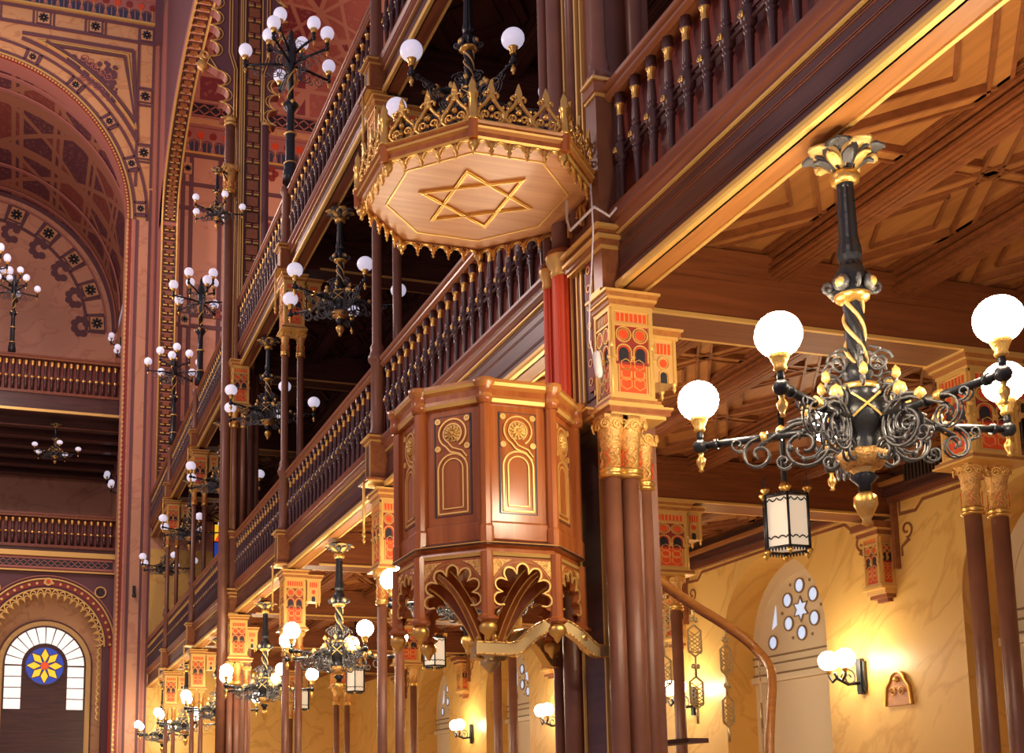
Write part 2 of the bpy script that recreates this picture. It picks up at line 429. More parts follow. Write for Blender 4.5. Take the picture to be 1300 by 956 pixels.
# windows of the niches: cream tracery with star and discs cut through to the sky
def tracery(yc, idx):
    m = MB(); F = FR((14.40, yc, 0), (0,1,0), (0,0,1)) ; F = FR((14.40, yc, 0), (0,-1,0), (0,0,1))
    half, zs = 1.62, 4.72
    pts = [(-half, 1.2), (half, 1.2)] + arc(0, zs, half, 0, 180, 24)
    m.prism(pts, F, -.12, 'plaster_cream')
    m.strip(arc(0, zs, 1.36, 0, 180, 24), .05, F, .03, 'plaster_cream')
    m.strip([(1.36, 4.1), (1.36, zs)], .05, F, .03, 'plaster_cream'); m.strip([(-1.36, zs), (-1.36, 4.1)], .05, F, .03, 'plaster_cream')
    for z in (4.15, 4.35, 4.5): m.box(14.36, 14.4, yc - half, yc + half, z, z + .03, 'stone_line')
    m.box(14.3, 14.4, yc - half, yc + half, 4.0, 4.12, 'plaster_cream')
    o = tag(m.build('window_%d' % idx), kind='structure')
    g = MB()
    def disc(u, z, r, mat='glass_sky', t=.012): 
        g.prism(arc(u, z, r, 0, 360, 18)[:-1], F, t, mat); g.strip(arc(u, z, r + .012, 0, 360, 18)[:-1], .028, F, .03, 'stone_line', True)
    sc_ = [];
    for k in range(12):
        a = math.radians(90 + 30*k); r = .24 if k % 2 == 0 else .13; sc_.append((r*math.cos(a), 5.32 + r*math.sin(a)))
    g.prism(sc_, F, .012, 'glass_sky'); g.strip(sc_, .02, F, .028, 'stone_line', True)
    for k in range(6):
        a = math.radians(60*k + 30); disc(.46*math.cos(a), 5.32 + .46*math.sin(a), .125)
        a += math.radians(30)
        g.prism(arc(.60*math.cos(a), 5.32 + .60*math.sin(a), .035, 0, 360, 6)[:-1], F, .01, 'stone_line')
    disc(-.93, 4.78, .125); disc(.93, 4.78, .125)
    for s_ in (-1, 1): g.prism([(s_*.95, 5.05), (s_*.80, 5.12), (s_*.80, 5.5)], F, .012, 'glass_sky')
    gg = g.build('window_glass', o)
    return o
for k in range(6): tracery(YP(k) - B/2, k + 1)
# end wall of the aisle
m = MB(); m.box(5.0, 14.6, 49, 49.6, 0, 11.9, 'marble_yellow'); struct(m, 'wall_aisle_end')

# ------------------------------------------------------------------ gallery ceilings (coffered) and beams
def gallery_ceiling(name, i0, i1, z, mats, zt):
    wc, wx, wd = mats
    m = MB(); ya, yb = YP(i0), min(YP(i1), 49)
    m.box(5.24, 13.7, ya, yb, z, zt, wc)
    for i in range(i0, i1):
        y0, y1 = YP(i) + .25, YP(i+1) - .25
        for (xa, xb, nx) in ((5.26, 6.92, 1), (7.2, 8.35, 1), (8.65, 9.9, 1), (10.2, 11.8, 1), (12.1, 13.4, 1)):
            # strapwork ribs: squares set diagonally
            mod = (y1 - y0) / 3; xm = (xa + xb) / 2; w = .09
            F = FR((0, 0, z), (1,0,0), (0,-1,0))
            for k in range(3):
                ym = y0 + mod * (k + .5); hx, hy = (xb - xa) / 2, mod / 2
                P = [(xa, -ym), (xm, -ym - hy), (xb, -ym), (xm, -ym + hy)]
                for q in range(4):
                    A_, B_ = P[q], P[(q+1) % 4]; m.strip([A_, B_], .13, F, .05, wc)
                    d = Vector((B_[0] - A_[0], B_[1] - A_[1])).normalized(); n_ = Vector((-d.y, d.x))
                    for sg in (-1, 1): m.strip([(A_[0] + n_.x*.075*sg, A_[1] + n_.y*.075*sg), (B_[0] + n_.x*.075*sg, B_[1] + n_.y*.075*sg)], .028, F, .075, wd)
                s2 = .52
                Q = [(xm + (p_[0] - xm)*s2, -ym + (p_[1] + ym)*s2) for p_ in P]
                for q in range(4): m.strip([Q[q], Q[(q+1) % 4]], .03, F, .04, wd)
                m.strip([(xa, -y0 - mod*k), (xb, -y0 - mod*k)], .12, F, .05, wc)
                for sg in (-1, 1): m.strip([(xa, -y0 - mod*k + .07*sg), (xb, -y0 - mod*k + .07*sg)], .025, F, .07, wd)
            m.strip([(xa + .03, -y0), (xa + .03, -y1)], .1, F, .05, wx); m.strip([(xb - .03, -y0), (xb - .03, -y1)], .1, F, .05, wx)
            m.strip([(xa, -y0 - .05), (xb, -y0 - .05)], .1, F, .05, wx); m.strip([(xa, -y1 + .05), (xb, -y1 + .05)], .1, F, .05, wx)
    return struct(m, name)
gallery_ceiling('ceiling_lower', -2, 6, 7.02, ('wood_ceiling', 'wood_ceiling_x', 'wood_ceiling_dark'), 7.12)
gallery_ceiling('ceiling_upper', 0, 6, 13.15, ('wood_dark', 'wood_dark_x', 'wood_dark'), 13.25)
def cross_beam(i, z0, z1, mats, label, grp):
    a, b, g = mats; y = YP(i)
    e = empty('cross_beam', (5.3, y, z0), label, 'beam', grp)
    m = MB(); m.box(0, 8.4, -.24, .24, 0, z1 - z0, a); m.build('beam_body', e)
    m = MB()
    for s in (-1, 1):
        m.box(.3, 8.35, s*.24, s*.285, .0, .035, g)
    m.build('gilt_edge', e)
    m = MB()
    for s in (-1, 1):
        for (w, za, zb) in ((.28, .42, .47), (.31, .47, .56), (.35, .56, .60), (.40, .60, .66)):
            if zb < z1 - z0: m.box(.0, 8.4, s*.23, s*w, za, zb, b)
    m.build('crown_moulding', e)
def long_beam(i, x, zb, z1, mats, label, grp):
    a, b = mats
    e = empty('ceiling_rib', (x, YP(i) + .26, zb), label, 'beam', grp)
    L_ = B - .52; m = MB(); m.box(-.12, .12, 0, L_, 0, z1 - zb, a); m.build('rib_body', e)
    m = MB()
    for s in (-1, 1):
        m.box(s*.12, s*.15, 0, L_, .03, .06, b); m.box(s*.12, s*.17, 0, L_, .09, .13, b); m.box(s*.12, s*.20, 0, L_, .16, .2, b); m.box(s*.12, s*.235, 0, L_, .22, .255, b)
        m.box(s*.03, s*.07, 0, L_, -.015, 0, b)
    m.box(-.02, .02, 0, L_, -.02, 0, b)
    m.build('rib_moulding', e)
for i in range(0, 6):
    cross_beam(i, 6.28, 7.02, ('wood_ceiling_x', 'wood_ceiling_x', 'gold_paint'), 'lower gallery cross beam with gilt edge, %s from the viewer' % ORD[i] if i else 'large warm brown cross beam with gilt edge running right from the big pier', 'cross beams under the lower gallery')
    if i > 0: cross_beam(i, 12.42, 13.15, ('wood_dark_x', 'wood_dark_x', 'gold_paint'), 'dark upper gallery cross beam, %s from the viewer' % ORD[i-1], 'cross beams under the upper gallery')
RX = ((7.06, 'nearest to the gallery front'), (8.5, 'second in from the front'), (10.05, 'third in from the front'), (11.95, 'closest to the yellow wall'))
for i in range(-2, 6):
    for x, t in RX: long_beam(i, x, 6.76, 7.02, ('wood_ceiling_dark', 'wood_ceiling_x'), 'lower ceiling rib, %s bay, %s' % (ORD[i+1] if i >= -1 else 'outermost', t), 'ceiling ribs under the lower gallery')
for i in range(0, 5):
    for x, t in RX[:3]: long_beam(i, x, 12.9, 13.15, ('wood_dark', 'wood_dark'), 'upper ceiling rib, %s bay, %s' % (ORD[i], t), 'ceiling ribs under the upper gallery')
# gallery floors seen as slabs
m = MB(); m.box(5.3, 13.7, YP(-2), 49, 7.12, 7.2, 'wood_dark'); m.box(5.3, 13.7, 10, 49, 13.25, 13.33, 'wood_dark'); struct(m, 'floor_gallery')

# ------------------------------------------------------------------ gallery fronts: fascia and balustrade, bay by bay
def fascia(y0, y1, zb, zf, label, grp, soffit='wood_ceiling'):
    e = empty('gallery_fascia', (5.0, y0, zb), label, 'fascia', grp); L_ = y1 - y0; h = zf - zb
    m = MB(); m.box(.02, .24, 0, L_, .01, h, 'wood_dark')
    for z in (.16, .18, h*.5, h*.5 + .02, h - .24, h - .26): m.box(.012, .03, 0, L_, z, z + .008, 'wood_red')
    m.box(.03, .23, 0, L_, 0, .02, soffit); m.build('fascia_board', e)
    m = MB(); F = FR((0, 0, 0), (1,0,0), (0,0,1))
    m.prism([(.05, 0), (-.02, .0), (-.035, .02), (-.035, .055), (-.01, .085), (.03, .09)], FR((0, L_, 0), (1,0,0), (0,0,1)), L_, 'gold_paint')
    m.box(.22, .255, 0, L_, -.015, .03, 'gold_paint'); m.build('gilt_bead', e)
    m = MB(); m.prism([(.05, h-.20), (0, h-.20), (-.01, h-.17), (-.045, h-.14), (-.045, h-.10), (-.06, h-.09), (-.085, h-.04), (-.085, h-.01), (.2, h+.0)], FR((0, L_, 0), (1,0,0), (0,0,1)), L_, 'wood_red')
    m.box(-.012, .02, 0, L_, h-.215, h-.20, 'gold_paint'); m.build('cornice', e)
    return e
def baluster_mesh():
    m = MB()
    d = 'baluster_brown'
    m.lathe([(.038, 0, d), (.038, .015, d), (.024, .03, d), (.022, .05, d), (.030, .30, d), (.034, .34, d), (.028, .35, d), (.040, .37, d), (.040, .385, d), (.028, .395, d), (.045, .43, d), (.055, .45, d), (.055, .56, d), (.045, .58, d), (.026, .60, d), (.037, .615, d), (.037, .63, d), (.028, .645, d),
             (.034, .66, d), (.026, .85, 'gold'), (.030, .87, 'gold'), (.026, .885, 'gold'), (.030, .90, 'gold'), (.028, .925, 'gold'), (.042, .955, d), (.046, .965, d), (.040, .98, d), (.040, 1.07, d)], n=10)
    m.lathe([(.026, -.002, 'gold'), (.026, .010, 'gold'), (.018, .012, 'paint_black'), (.010, .014, 'gold'), (.002, .022, 'gold')], n=12) if False else None
    old = m.M; m.M = FR((-.052, 0, .505), (0,-1,0), (0,0,1)); m.M = m.M
    m.lathe([(.028, -.005, 'gold'), (.028, .012, 'gold'), (.018, .013, 'paint_black'), (.009, .012, 'gold'), (.002, .018, 'gold')], n=12); m.M = old
    m.box(-.02, .02, -.05, .05, .50, .54, d)
    return m
D_BAL = data_of(baluster_mesh(), 'baluster')
def balustrade(y0, y1, zf, label, grp, first=None):
    e = empty('balustrade', (5.0, y0, zf), label, 'balustrade', grp); L_ = y1 - y0
    n = max(1, round(L_ / .285)); st = L_ / n
    for k in range(n): inst(D_BAL, 'baluster', e, (.0, st * (k + .5), 0), (1.15, 1.15, 1))
    ft = FR((0, L_, 0), (1,0,0), (0,0,1))
    m = MB(); m.prism([(-.04, 1.06), (-.075, 1.09), (-.075, 1.12), (-.05, 1.14), (-.085, 1.17), (-.09, 1.205), (-.05, 1.235), (.07, 1.235), (.1, 1.2), (.1, 1.07)], ft, L_, 'wood_rail'); m.build('handrail', e)
    m = MB(); m.tube([(0, 0, .47), (0, L_, .47)], .018, 'baluster_brown', 6); m.tube([(0, 0, .54), (0, L_, .54)], .014, 'baluster_brown', 6)
    m.build('middle_rail', e)
    m = MB(); m.box(.10, .13, 0, L_, .0, 1.08, 'panel_red'); m.build('back_panel', e)
    m = MB(); m.box(-.06, .14, 0, L_, .0, .02, 'wood_red'); m.build('bottom_rail', e)
    return e
SPAN = {}
def span(i):
    a = YP(i) + (.6 if i % 3 == 0 else .225); b = YP(i+1) - (.81 if (i+1) % 3 == 0 else .225)
    if i == -1: a = 3.0
    if i == 5: b = 48.95
    return a, b
for i in range(-1, 6):
    a, b = span(i)
    w = 'right of the big pier' if i == -1 else '%s bay left of the big pier' % ['first', 'second', 'third', 'fourth', 'fifth', 'sixth'][i]
    fascia(a, b, 6.2, 6.93, 'lower gallery dark wood fascia with gilt lower bead, ' + w, 'lower gallery fascias')
    balustrade(a, b, 6.93, 'lower gallery turned balustrade with gilt caps, ' + w, 'lower gallery balustrades')
    if i >= 0:
        fascia(a, b, 12.36, 12.93, 'upper gallery dark wood fascia with gilt lower bead, ' + w, 'upper gallery fascias', 'wood_red')
        balustrade(a, b, 12.93, 'upper gallery turned balustrade with gilt caps, ' + w, 'upper gallery balustrades')

# ------------------------------------------------------------------ slender columns between the bays
def post_box(mb, z0, z1):
    """fascia post standing proud of the gallery front, with gilt cap mouldings"""
    mb.box(-.20, .06, -.15, .15, z0, z1, 'wood_rail')
    mb.box(-.205, -.20, -.09, .09, z0 + .06, z1 - .10, 'wood_dark'); mb.box(-.215, -.20, -.105, -.09, z0+.05, z1-.09, 'gold_paint'); mb.box(-.215, -.20, .09, .105, z0+.05, z1-.09, 'gold_paint')
    for (e, a, b, m_) in ((.02, -.06, -.035, 'gold_paint'), (.04, -.035, 0, 'wood_rail'), (.065, 0, .025, 'gold_paint'), (.03, .025, .06, 'wood_rail')):
        mb.box(-.20 - e, .06, -.15 - e, .15 + e, z1 + a, z1 + b, m_)
    for (e, a, b, m_) in ((.06, -.02, .0, 'gold_paint'), (.09, .0, .03, 'wood_rail')):
        mb.box(-.20 - e, .06, -.15 - e, .15 + e, z0 + a, z0 + b, m_)
    mb.tube([(-.27, 0, z0 + .02), (-.27, 0, z0 - .78)], .020, 'gold_paint', 8)
    mb.lathe([(.004, -.12), (.03, -.06), (.012, -.03), (.035, 0), (.03, .04), (.02, .05)], (-.27, 0, z0 - .8), 8, mat='gold')
def slender(i, lab):
    y = YP(i)
    e = empty('column_pair', (5.0, y, 0), 'slim brown column pair with gilt impost under the lower gallery, ' + lab, 'column', 'slim columns carrying the lower gallery')
    for dx in (-.0, .26): shaft(.072, 4.5).build('shaft', e).location = (dx, 0, 0)
    for dx in (-.0, .26): inst(D_CAPS, 'capital', e, (dx, 0, 4.48))
    inst(D_BOX, 'impost_box', e, (.13, 0, 4.98), (.95, .95, 1.0)); inst(D_WING, 'bracket_box', e, (.52, 0, 5.45))
    e2 = empty('column_pair', (5.0, y, 6.0), 'slim brown column pair rising from the lower gallery rail, ' + lab, 'column', 'slim columns carrying the upper gallery')
    m = MB(); post_box(m, .28, .93); m.build('fascia_post', e2)
    m = MB(); m.lathe([(.13, .96), (.12, 1.05), (.10, 1.12), (.095, 2.1), (.13, 2.14), (.14, 2.2), (.12, 2.24), (.10, 2.3), (.105, 2.36), (.075, 2.42), (.072, 4.6)], (-.06, 0, 0), 16, mat='column_brown'); m.build('shaft', e2)
    m = MB(); m.lathe([(.07, 1.2), (.07, 4.6)], (.26, 0, 0), 16, mat='column_brown'); m.build('shaft', e2)
    for dx in (-.06, .26): inst(D_CAPS, 'capital', e2, (dx, 0, 4.6))
    inst(D_BOX, 'impost_box', e2, (.08, 0, 5.1), (.95, .95, 1.0)); inst(D_WING, 'bracket_box', e2, (.50, 0, 5.6))
    e3 = empty('newel_post', (5.0, y, 12.1), 'boxed post with gilt cap on the upper gallery rail, ' + lab, 'post', 'posts of the upper gallery rail')
    m = MB(); post_box(m, .28, .80); m.build('fascia_post', e3)
    m = MB(); m.lathe([(.13, .82), (.12, .95), (.095, 1.05), (.09, 1.95), (.12, 2.0), (.13, 2.1), (.1, 2.16), (.02, 2.2)], (-.06, 0, 0), 12, mat='column_brown'); m.build('shaft', e3)
for i, lab in ((1, 'first after the big pier'), (2, 'second after the big pier'), (4, 'first beyond the far pier'), (5, 'second beyond the far pier')): slender(i, lab)

# second row of columns in the aisle, and the wall brackets
for i in range(0, 6):
    e = empty('column_pair', (9.6, YP(i), 0), 'aisle column pair with gilt capitals, ' + ['at the right edge in front of the yellow wall', 'just right of the big pier', 'third of the aisle row', 'fourth of the aisle row', 'fifth of the aisle row', 'sixth of the aisle row'][i], 'column', 'aisle columns')
    for dx in (-.17, .17): shaft(.088, 4.62).build('shaft', e).location = (dx, 0, 0)
    for dx in (-.17, .17): inst(D_CAP, 'capital', e, (dx, 0, 4.6))
    inst(D_BOX, 'impost_box', e, (0, 0, 5.13), (1.35, 1.0, .97)); inst(D_WING, 'bracket_box', e, (.46, 0, 5.60))
    if i > 0:
        e = empty('wall_bracket', (13.7, YP(i), 4.9), 'gilt and red wall bracket under a beam end, ' + ['', 'beside the star window', 'behind the stair rail', 'third along the yellow wall', 'fourth along the yellow wall', 'fifth along the yellow wall'][i], 'bracket', 'brackets on the yellow wall')
        m = MB(); m.box(-.26, 0, -.2, .2, .28, 1.05, 'gilding')
        for s in (-1, 1): m.tube([(-.26, s*.17, .3), (-.26, s*.17, .8)], .022, 'gold_paint', 8)
        impost_face(m, FR((-.26, 0, .25), (0,-1,0), (0,0,1)), .36, .85); impost_face(m, FR((-.13, -.2, .25), (1,0,0), (0,0,1)), .24, .85)
        m.build('bracket_body', e)
        m = MB()
        for (a, b, w, d, mt) in ((0, .06, .12, .1, 'wood_rail'), (.06, .12, .2, .18, 'wood_rail'), (.12, .2, .22, .22, 'gilding'), (.2, .24, .25, .30, 'gold_paint'), (.24, .28, .23, .29, 'gilding')): m.box(-d, 0, -w, w, a, b, mt)
        m.build('corbel', e)
        m = MB()
        for (a, b, w, d, mt) in ((1.05, 1.09, .23, .3, 'gold_paint'), (1.09, 1.16, .26, .34, 'wood_rail'), (1.16, 1.19, .3, .38, 'gold_paint'), (1.19, 1.3, .3, .42, 'wood_rail')): m.box(-d, 0, -w, w, a, b, mt)
        m.build('cornice', e)
# painted scroll frame on the yellow wall beside each bracket
m = MB()
for i in range(1, 6):
    for s in (-1, 1):
        F = FR((13.699, YP(i), 0), (0,-1,0), (0,0,1))
        m.strip([(s*.42, 5.6), (s*.42, 5.75), (s*.60, 5.85)] + [(s*(.55 + x), 6.02 + y) for x, y in spiral(0, 0, .14, .04, -90, 1.1, 14)], .035, F, .012, 'wood_rail')
        m.strip([(s*.42, 6.5), (s*.42, 6.3), (s*.78, 6.28), (s*.95, 6.42), (s*3.2, 6.44)], .05, F, .012, 'wood_rail')
        m.box(13.60, 13.7, YP(i) - s*.30, YP(i) - s*.37, 5.4, 6.5, 'wood_rail')
struct(m, 'trim_2')
#PART3

# ------------------------------------------------------------------ main piers
def main_pier(i, ztop, lab):
    y = YP(i)
    e = empty('clustered_pier', (5.0, y, 0), lab, 'pier', 'great clustered piers')
    def P(mb, name): return mb.build(name, e)
    m = MB(); m.box(-.08, .42, -.62, .55, 0, ztop, 'column_brown')
    # nave-side flat panels and gilt lines
    for (ya, yb, za, zb) in ((-.52, -.30, 5.3, 6.6), (-.55, -.12, 0, 4.95), (-.44, -.24, 7.4, ztop)):
        m.box(-.095, -.08, ya, yb, za, zb, 'wood_dark')
        for yy in (ya, yb): m.box(-.115, -.08, yy - .012, yy + .012, za, zb, 'gold_paint')
    P(m, 'pier_core')
    m = MB()
    for yy, zz in ((-.10, 5.25), (-.22, 5.25)):
        m.box(-.12, -.10, yy - .008, yy + .008, zz, 6.7, 'gold_paint')
    F = FR((-.10, -.52, 5.35), (0,-1,0), (0,0,1))
    m.prism([(0, 0), (.10, 0), (.10, 1.25), (0, 1.25)], FR((-.10, -.42, 5.35), (0,-1,0), (0,0,1)), .02, 'paint_dark_red')
    for k in range(7): m.strip(arc(.05, .09 + k*.178, .034, 0, 360, 8)[:-1], .008, FR((-.12, -.42, 5.35), (0,-1,0), (0,0,1)), .006, 'gold_paint', True)
    P(m, 'painted_strip')
    # three gilt-ringed shafts at the viewer's side, under the lower gallery
    for dx, dy, r in ((-.12, -.80, .078), (.05, -.80, .078), (.31, -.58, .066)):
        o = shaft(r, 4.5); o = o.build('shaft', e); o.location = (dx, dy, 0)
        inst(D_CAP if r > .07 else D_CAPS, 'capital', e, (dx, dy, 4.45 if r > .07 else 4.42))
    # abacus above them
    m = MB()
    for (e_, a, b, mt) in ((0, 0, .03, 'gold_paint'), (.03, .03, .08, 'wood_rail'), (.05, .08, .10, 'gold_paint')):
        m.box(-.16 - e_, .37 + e_, -.90 - e_, -.5, 4.99 + a, 4.99 + b, mt); m.box(-.22 - e_, 0, -.64, .56 + e_, 4.99 + a + .05, 4.99 + b + .05, mt)
    P(m, 'abacus')
    inst(D_BOX, 'impost_box', e, (.06, -.76, 5.09), (.92, .66, .88)); inst(D_WING, 'bracket_box', e, (.40, -.72, 5.24), (.9, .9, .95))
    # nave-side half columns: brown, red fluted between the mouldings, brown above
    for dy, r in ((.36, .055), (.06, .095)):
        m = MB(); m.lathe([(r, 0), (r, 5.0)], (-.12, dy, 0), 16, mat='column_brown'); P(m, 'half_column')
        m = MB(); m.lathe([(r*.92, 5.1), (r*.92, 6.68)], (-.13, dy, 0), 24, mat='paint_red', flute=.10, smooth=False); P(m, 'red_fluted_shaft')
        m = MB(); m.lathe([(r*1.05, 6.66, 'gold_paint'), (r*1.15, 6.70, 'gold_paint'), (r*1.05, 6.74, 'gold_paint'), (r*1.5, 6.80, 'gold_paint'), (r*1.65, 6.86, 'wood_rail'), (r*1.4, 6.92, 'wood_rail')], (-.13, dy, 0), 16); P(m, 'ring_capital')
        m = MB(); m.lathe([(r, 6.9), (r, 7.30), (r*1.12, 7.33), (r*1.12, 7.37), (r, 7.4), (r, ztop)], (-.12, dy, 0), 16, mat='column_brown'); P(m, 'half_column')
    m = MB(); m.lathe([(.06, 7.0), (.06, ztop)], (-.10, -.24, 0), 14, mat='column_brown')
    P(m, 'half_column')
    m = MB()
    for yy in (-.10, -.36): m.box(-.13, -.09, yy - .016, yy + .016, 7.0, ztop, 'gold_paint')
    P(m, 'gilt_fillet')
    # moulding that wraps the pier at gallery floor level
    m = MB()
    for (e_, a, b, mt) in ((.0, 0, .03, 'gold_paint'), (.02, .03, .08, 'wood_rail'), (.05, .08, .11, 'gold_paint'), (.02, .11, .17, 'wood_rail'), (.07, .17, .20, 'gold_paint')):
        m.box(-.16 - e_, .06, -.80 - e_, -.12, 6.58 + a, 6.58 + b, mt)
    m.box(-.14, .03, -.78, -.62, 5.2, 6.6, 'wood_rail'); m.box(-.18, .05, -.80, -.60, 6.16, 6.2, 'gold_paint')
    P(m, 'wrapped_moulding')
    # newel standing on it and column above the rail
    m = MB(); m.box(-.16, .02, -.80, -.60, 6.78, 8.30, 'column_brown')
    for (e_, a, b, mt) in ((.015, 1.26, 1.29, 'gold_paint'), (.03, 1.29, 1.40, 'wood_rail'), (.05, 1.40, 1.43, 'gold_paint')): m.box(-.16 - e_, .02, -.80 - e_, -.60, 6.78 + a, 6.78 + b, mt)
    P(m, 'newel')
    m = MB(); m.lathe([(.12, 8.22), (.115, 8.3), (.085, 8.34), (.095, 8.4), (.075, 8.47), (.078, 8.55), (.068, 8.6), (.068, ztop)], (-.06, -.70, 0), 16, mat='column_brown'); P(m, 'newel_column')
    for dx, dy in ((.30, -.72), (.50, -.50)):
        m = MB(); m.lathe([(.075, 7.12), (.075, min(ztop, 12.3))], (dx, dy, 0), 14, mat='column_brown'); P(m, 'rear_column')
    if ztop > 16:
        inst(D_BOX, 'impost_box', e, (-.0, -.85, 11.3), (.95, .95, 1.0))
        for dx in (-.1, .12): inst(D_CAPS, 'capital', e, (dx, -.85, 10.8)); o = shaft(.07, 2.6, base=False).build('shaft', e); o.location = (dx, -.85, 8.25)
        m = MB(); m.box(-.10, .62, -.72, -.6, 14.2, ztop, 'paint_purple'); m.box(.09, .47, -.74, -.7, 14.2, ztop, 'wood_dark')
        n = int((ztop - 14.4) / .44)
        for k in range(n):
            z = 14.4 + .44 * k
            for xa, xb in ((.12, .25), (.31, .44)):
                m.box(xa, xb, -.80, -.73, z, z + .03, 'gold_paint'); m.box(xa, xb, -.80, -.73, z + .07, z + .09, 'paint_rose')
            m.box(.14, .42, -.79, -.73, z + .13, z + .38, 'wood_rail')
        P(m, 'tooth_moulding')
        m = MB()
        for x in (-.07, -.02, .04, .50): m.box(x - .014, x + .014, -.78, -.72, 14.2, ztop, 'gold_paint')
        P(m, 'gilt_fillet')
        m = MB(); m.lathe([(.11, 14.2), (.11, 19.0)], (.60, -.72, 0), 14, mat='paint_purple'); m.lathe([(.13, 0), (.13, 19.0)], (-.30, -.66, 0), 14, mat='column_brown'); P(m, 'purple_shaft'); inst(D_CAP, 'capital', e, (-.30, -.66, 17.0), (1.6, 1.6, 1.4))
    return e
main_pier(0, 15.5, 'tall clustered brown and gilt pier at centre, behind the pulpit')
main_pier(3, 36, 'tall clustered brown pier between the third and fourth gallery bays')

# ------------------------------------------------------------------ upper arcade above the galleries
def scallop_arch():
    # large arch on the nave side between the far pier and the end wall
    yc, zs, R = YP(4.5) - .2, 25.4, 8.35
    m = MB(); N = 40
    def P(r, a): return (yc + r * math.cos(a), zs + r * .42 * math.sin(a))
    rings = []
    for k in range(N + 1):
        a = PI * k / N; (a0, b0), (a1, b1) = P(R, a), P(R + 1.1, a)
        rings.append([(4.95, a0, b0), (4.95, a1, b1), (5.6, a1, b1), (5.6, a0, b0)])
    m.loft(rings, 'paint_rose', True, True, False)
    for k in range(N):  # spandrel up to the ceiling
        a, b = PI * k / N, PI * (k + 1) / N; p, q = P(R + 1.1, a), P(R + 1.1, b)
        m.quad([(5.0, *p), (5.0, *q), (5.0, q[0], 37.), (5.0, p[0], 37.)], 'paint_purple')
    for s_, y_ in ((1, yc + R), (-1, yc - R)):
        m.box(4.95, 5.6, y_, y_ + s_ * (1.62 if s_ > 0 else .3), 14.0, zs + (10 if s_ > 0 else 0), 'paint_rose')
    e = empty('arcade_arch', (0, 0, 0), 'big round arch with toothed soffit rising above the upper gallery at the far end', 'arch')
    m.build('archivolt', e)
    m = MB()   # tooth ornament on the soffit
    L_ = []
    for z in [14.2 + .36 * k for k in range(31)]: L_.append(((yc + R, z), (0, 1), (-1, 0)))
    for k in range(62):
        a = PI * (k + .5) / 62; p = P(R, a); t = Vector((-math.sin(a), .42 * math.cos(a), 0)).normalized(); L_.append(((p[0], p[1]), (t.x, t.y), (-math.cos(a), -math.sin(a))))
    for (p, t, n) in L_:
        F = FR((5.28, p[0], p[1]), (0, t[0], t[1]), (1, 0, 0)); d = Vector((0, n[0], n[1])); z = F.col[2].xyz; s_ = 1 if z.dot(d) > 0 else -1
        old = m.M; m.M = F
        m.box(-.15, .15, -.26, .26, 0, s_ * .03, 'wood_dark'); m.box(-.10, -.05, -.2, -.04, 0, s_ * .09, 'gold_paint'); m.box(-.10, -.05, .04, .2, 0, s_ * .09, 'gold_paint'); m.box(-.03, .12, -.13, .13, 0, s_ * .12, 'wood_rail')
        m.M = old
    for x in (4.97, 5.58):
        m.tube([(x, yc + R - .03, 14)] + [(x, P(R - .03, PI*k/40)[0], P(R - .03, PI*k/40)[1]) for k in range(41)], .05, 'gold_paint', 5)
    m.build('toothed_soffit', e)
scallop_arch()
def foil_screen(s, lab):
    """scalloped, gilt edged bracket screen on the face of the far pier"""
    y = 28.72; X0 = 4.72 if s < 0 else 5.60
    e = empty('scalloped_screen', (0, 0, 0), lab, 'arch screen', 'scalloped screens beside the far pier')
    m, g = MB(), MB(); path, path2 = [], []
    def lobe_run(xa, za, xb, zb, n, r=.21):
        for k in range(n):
            c = (xa + (xb - xa)*(k + .5)/n, za + (zb - za)*(k + .5)/n); h = (zb - za)/n/2
            for q in range(9):
                t = -PI/2 + PI*q/8; path.append((c[0] - s*r*1.15*math.cos(t), c[1] + h*math.sin(t))); path2.append((c[0] - s*(r*1.15 + .09)*math.cos(t) - s*.0, c[1] + h*1.0*math.sin(t)))
    bx = X0 + s*.26
    lobe_run(bx, 19.05, bx + s*.14, 20.35, 3)
    path.append((bx + s*.40, 20.5)); path2.append((bx + s*.30, 20.62))
    lobe_run(bx + s*.34, 20.7, bx + s*.16, 30.6, 22)
    inner = [(X0 - s*.12, p[1]) for p in path]
    for d in (0, .3):
        for k in range(len(path) - 1):
            m.quad([(inner[k][0], y + d, inner[k][1]), (path[k][0], y + d, path[k][1]), (path[k+1][0], y + d, path[k+1][1]), (inner[k+1][0], y + d, inner[k+1][1])], 'paint_purple')
    for k in range(len(path) - 1): m.quad([(path[k][0], y, path[k][1]), (path[k+1][0], y, path[k+1][1]), (path[k+1][0], y + .3, path[k+1][1]), (path[k][0], y + .3, path[k][1])], 'paint_rose')
    m.build('screen_board', e)
    g.tube([(p[0], y - .02, p[1]) for p in path], .022, 'gold_paint', 5); g.tube([(p[0], y - .02, p[1]) for p in path2], .016, 'gold_paint', 5)
    for dx in (-.02, .05):
        g.tube([(X0 - s*.1 + s*dx, y - .02, 19.1), (X0 - s*.1 + s*dx, y - .02, 20.45), (X0 + s*.04 + s*dx, y - .02, 20.9), (X0 + s*.04 + s*dx, y - .02, 30.6)], .018, 'gold_paint', 5)
    g.lathe([(.14, 0), (.16, .05), (.13, .09), (.16, .14), (.17, .2)], (X0 + s*.02, y + .1, 18.9), 12, mat='gold_paint')
    g.build('gilt_edging', e)
    g = MB(); c = (bx + s*.50, y + .1, 20.55)
    g.lathe([(.01, -.28), (.04, -.2), (.14, -.14), (.16, -.04), (.12, .04), (.02, .1)], c, 8, mat='carved_gilt')
    g.tube([(c[0] - s*.05 + s*p[0], y, c[2] + .16 + p[1]) for p in spiral(0, 0, .15, .03, -90, 1.3)], .03, 'gold_paint', 5)
    g.build('gilt_corbel', e)
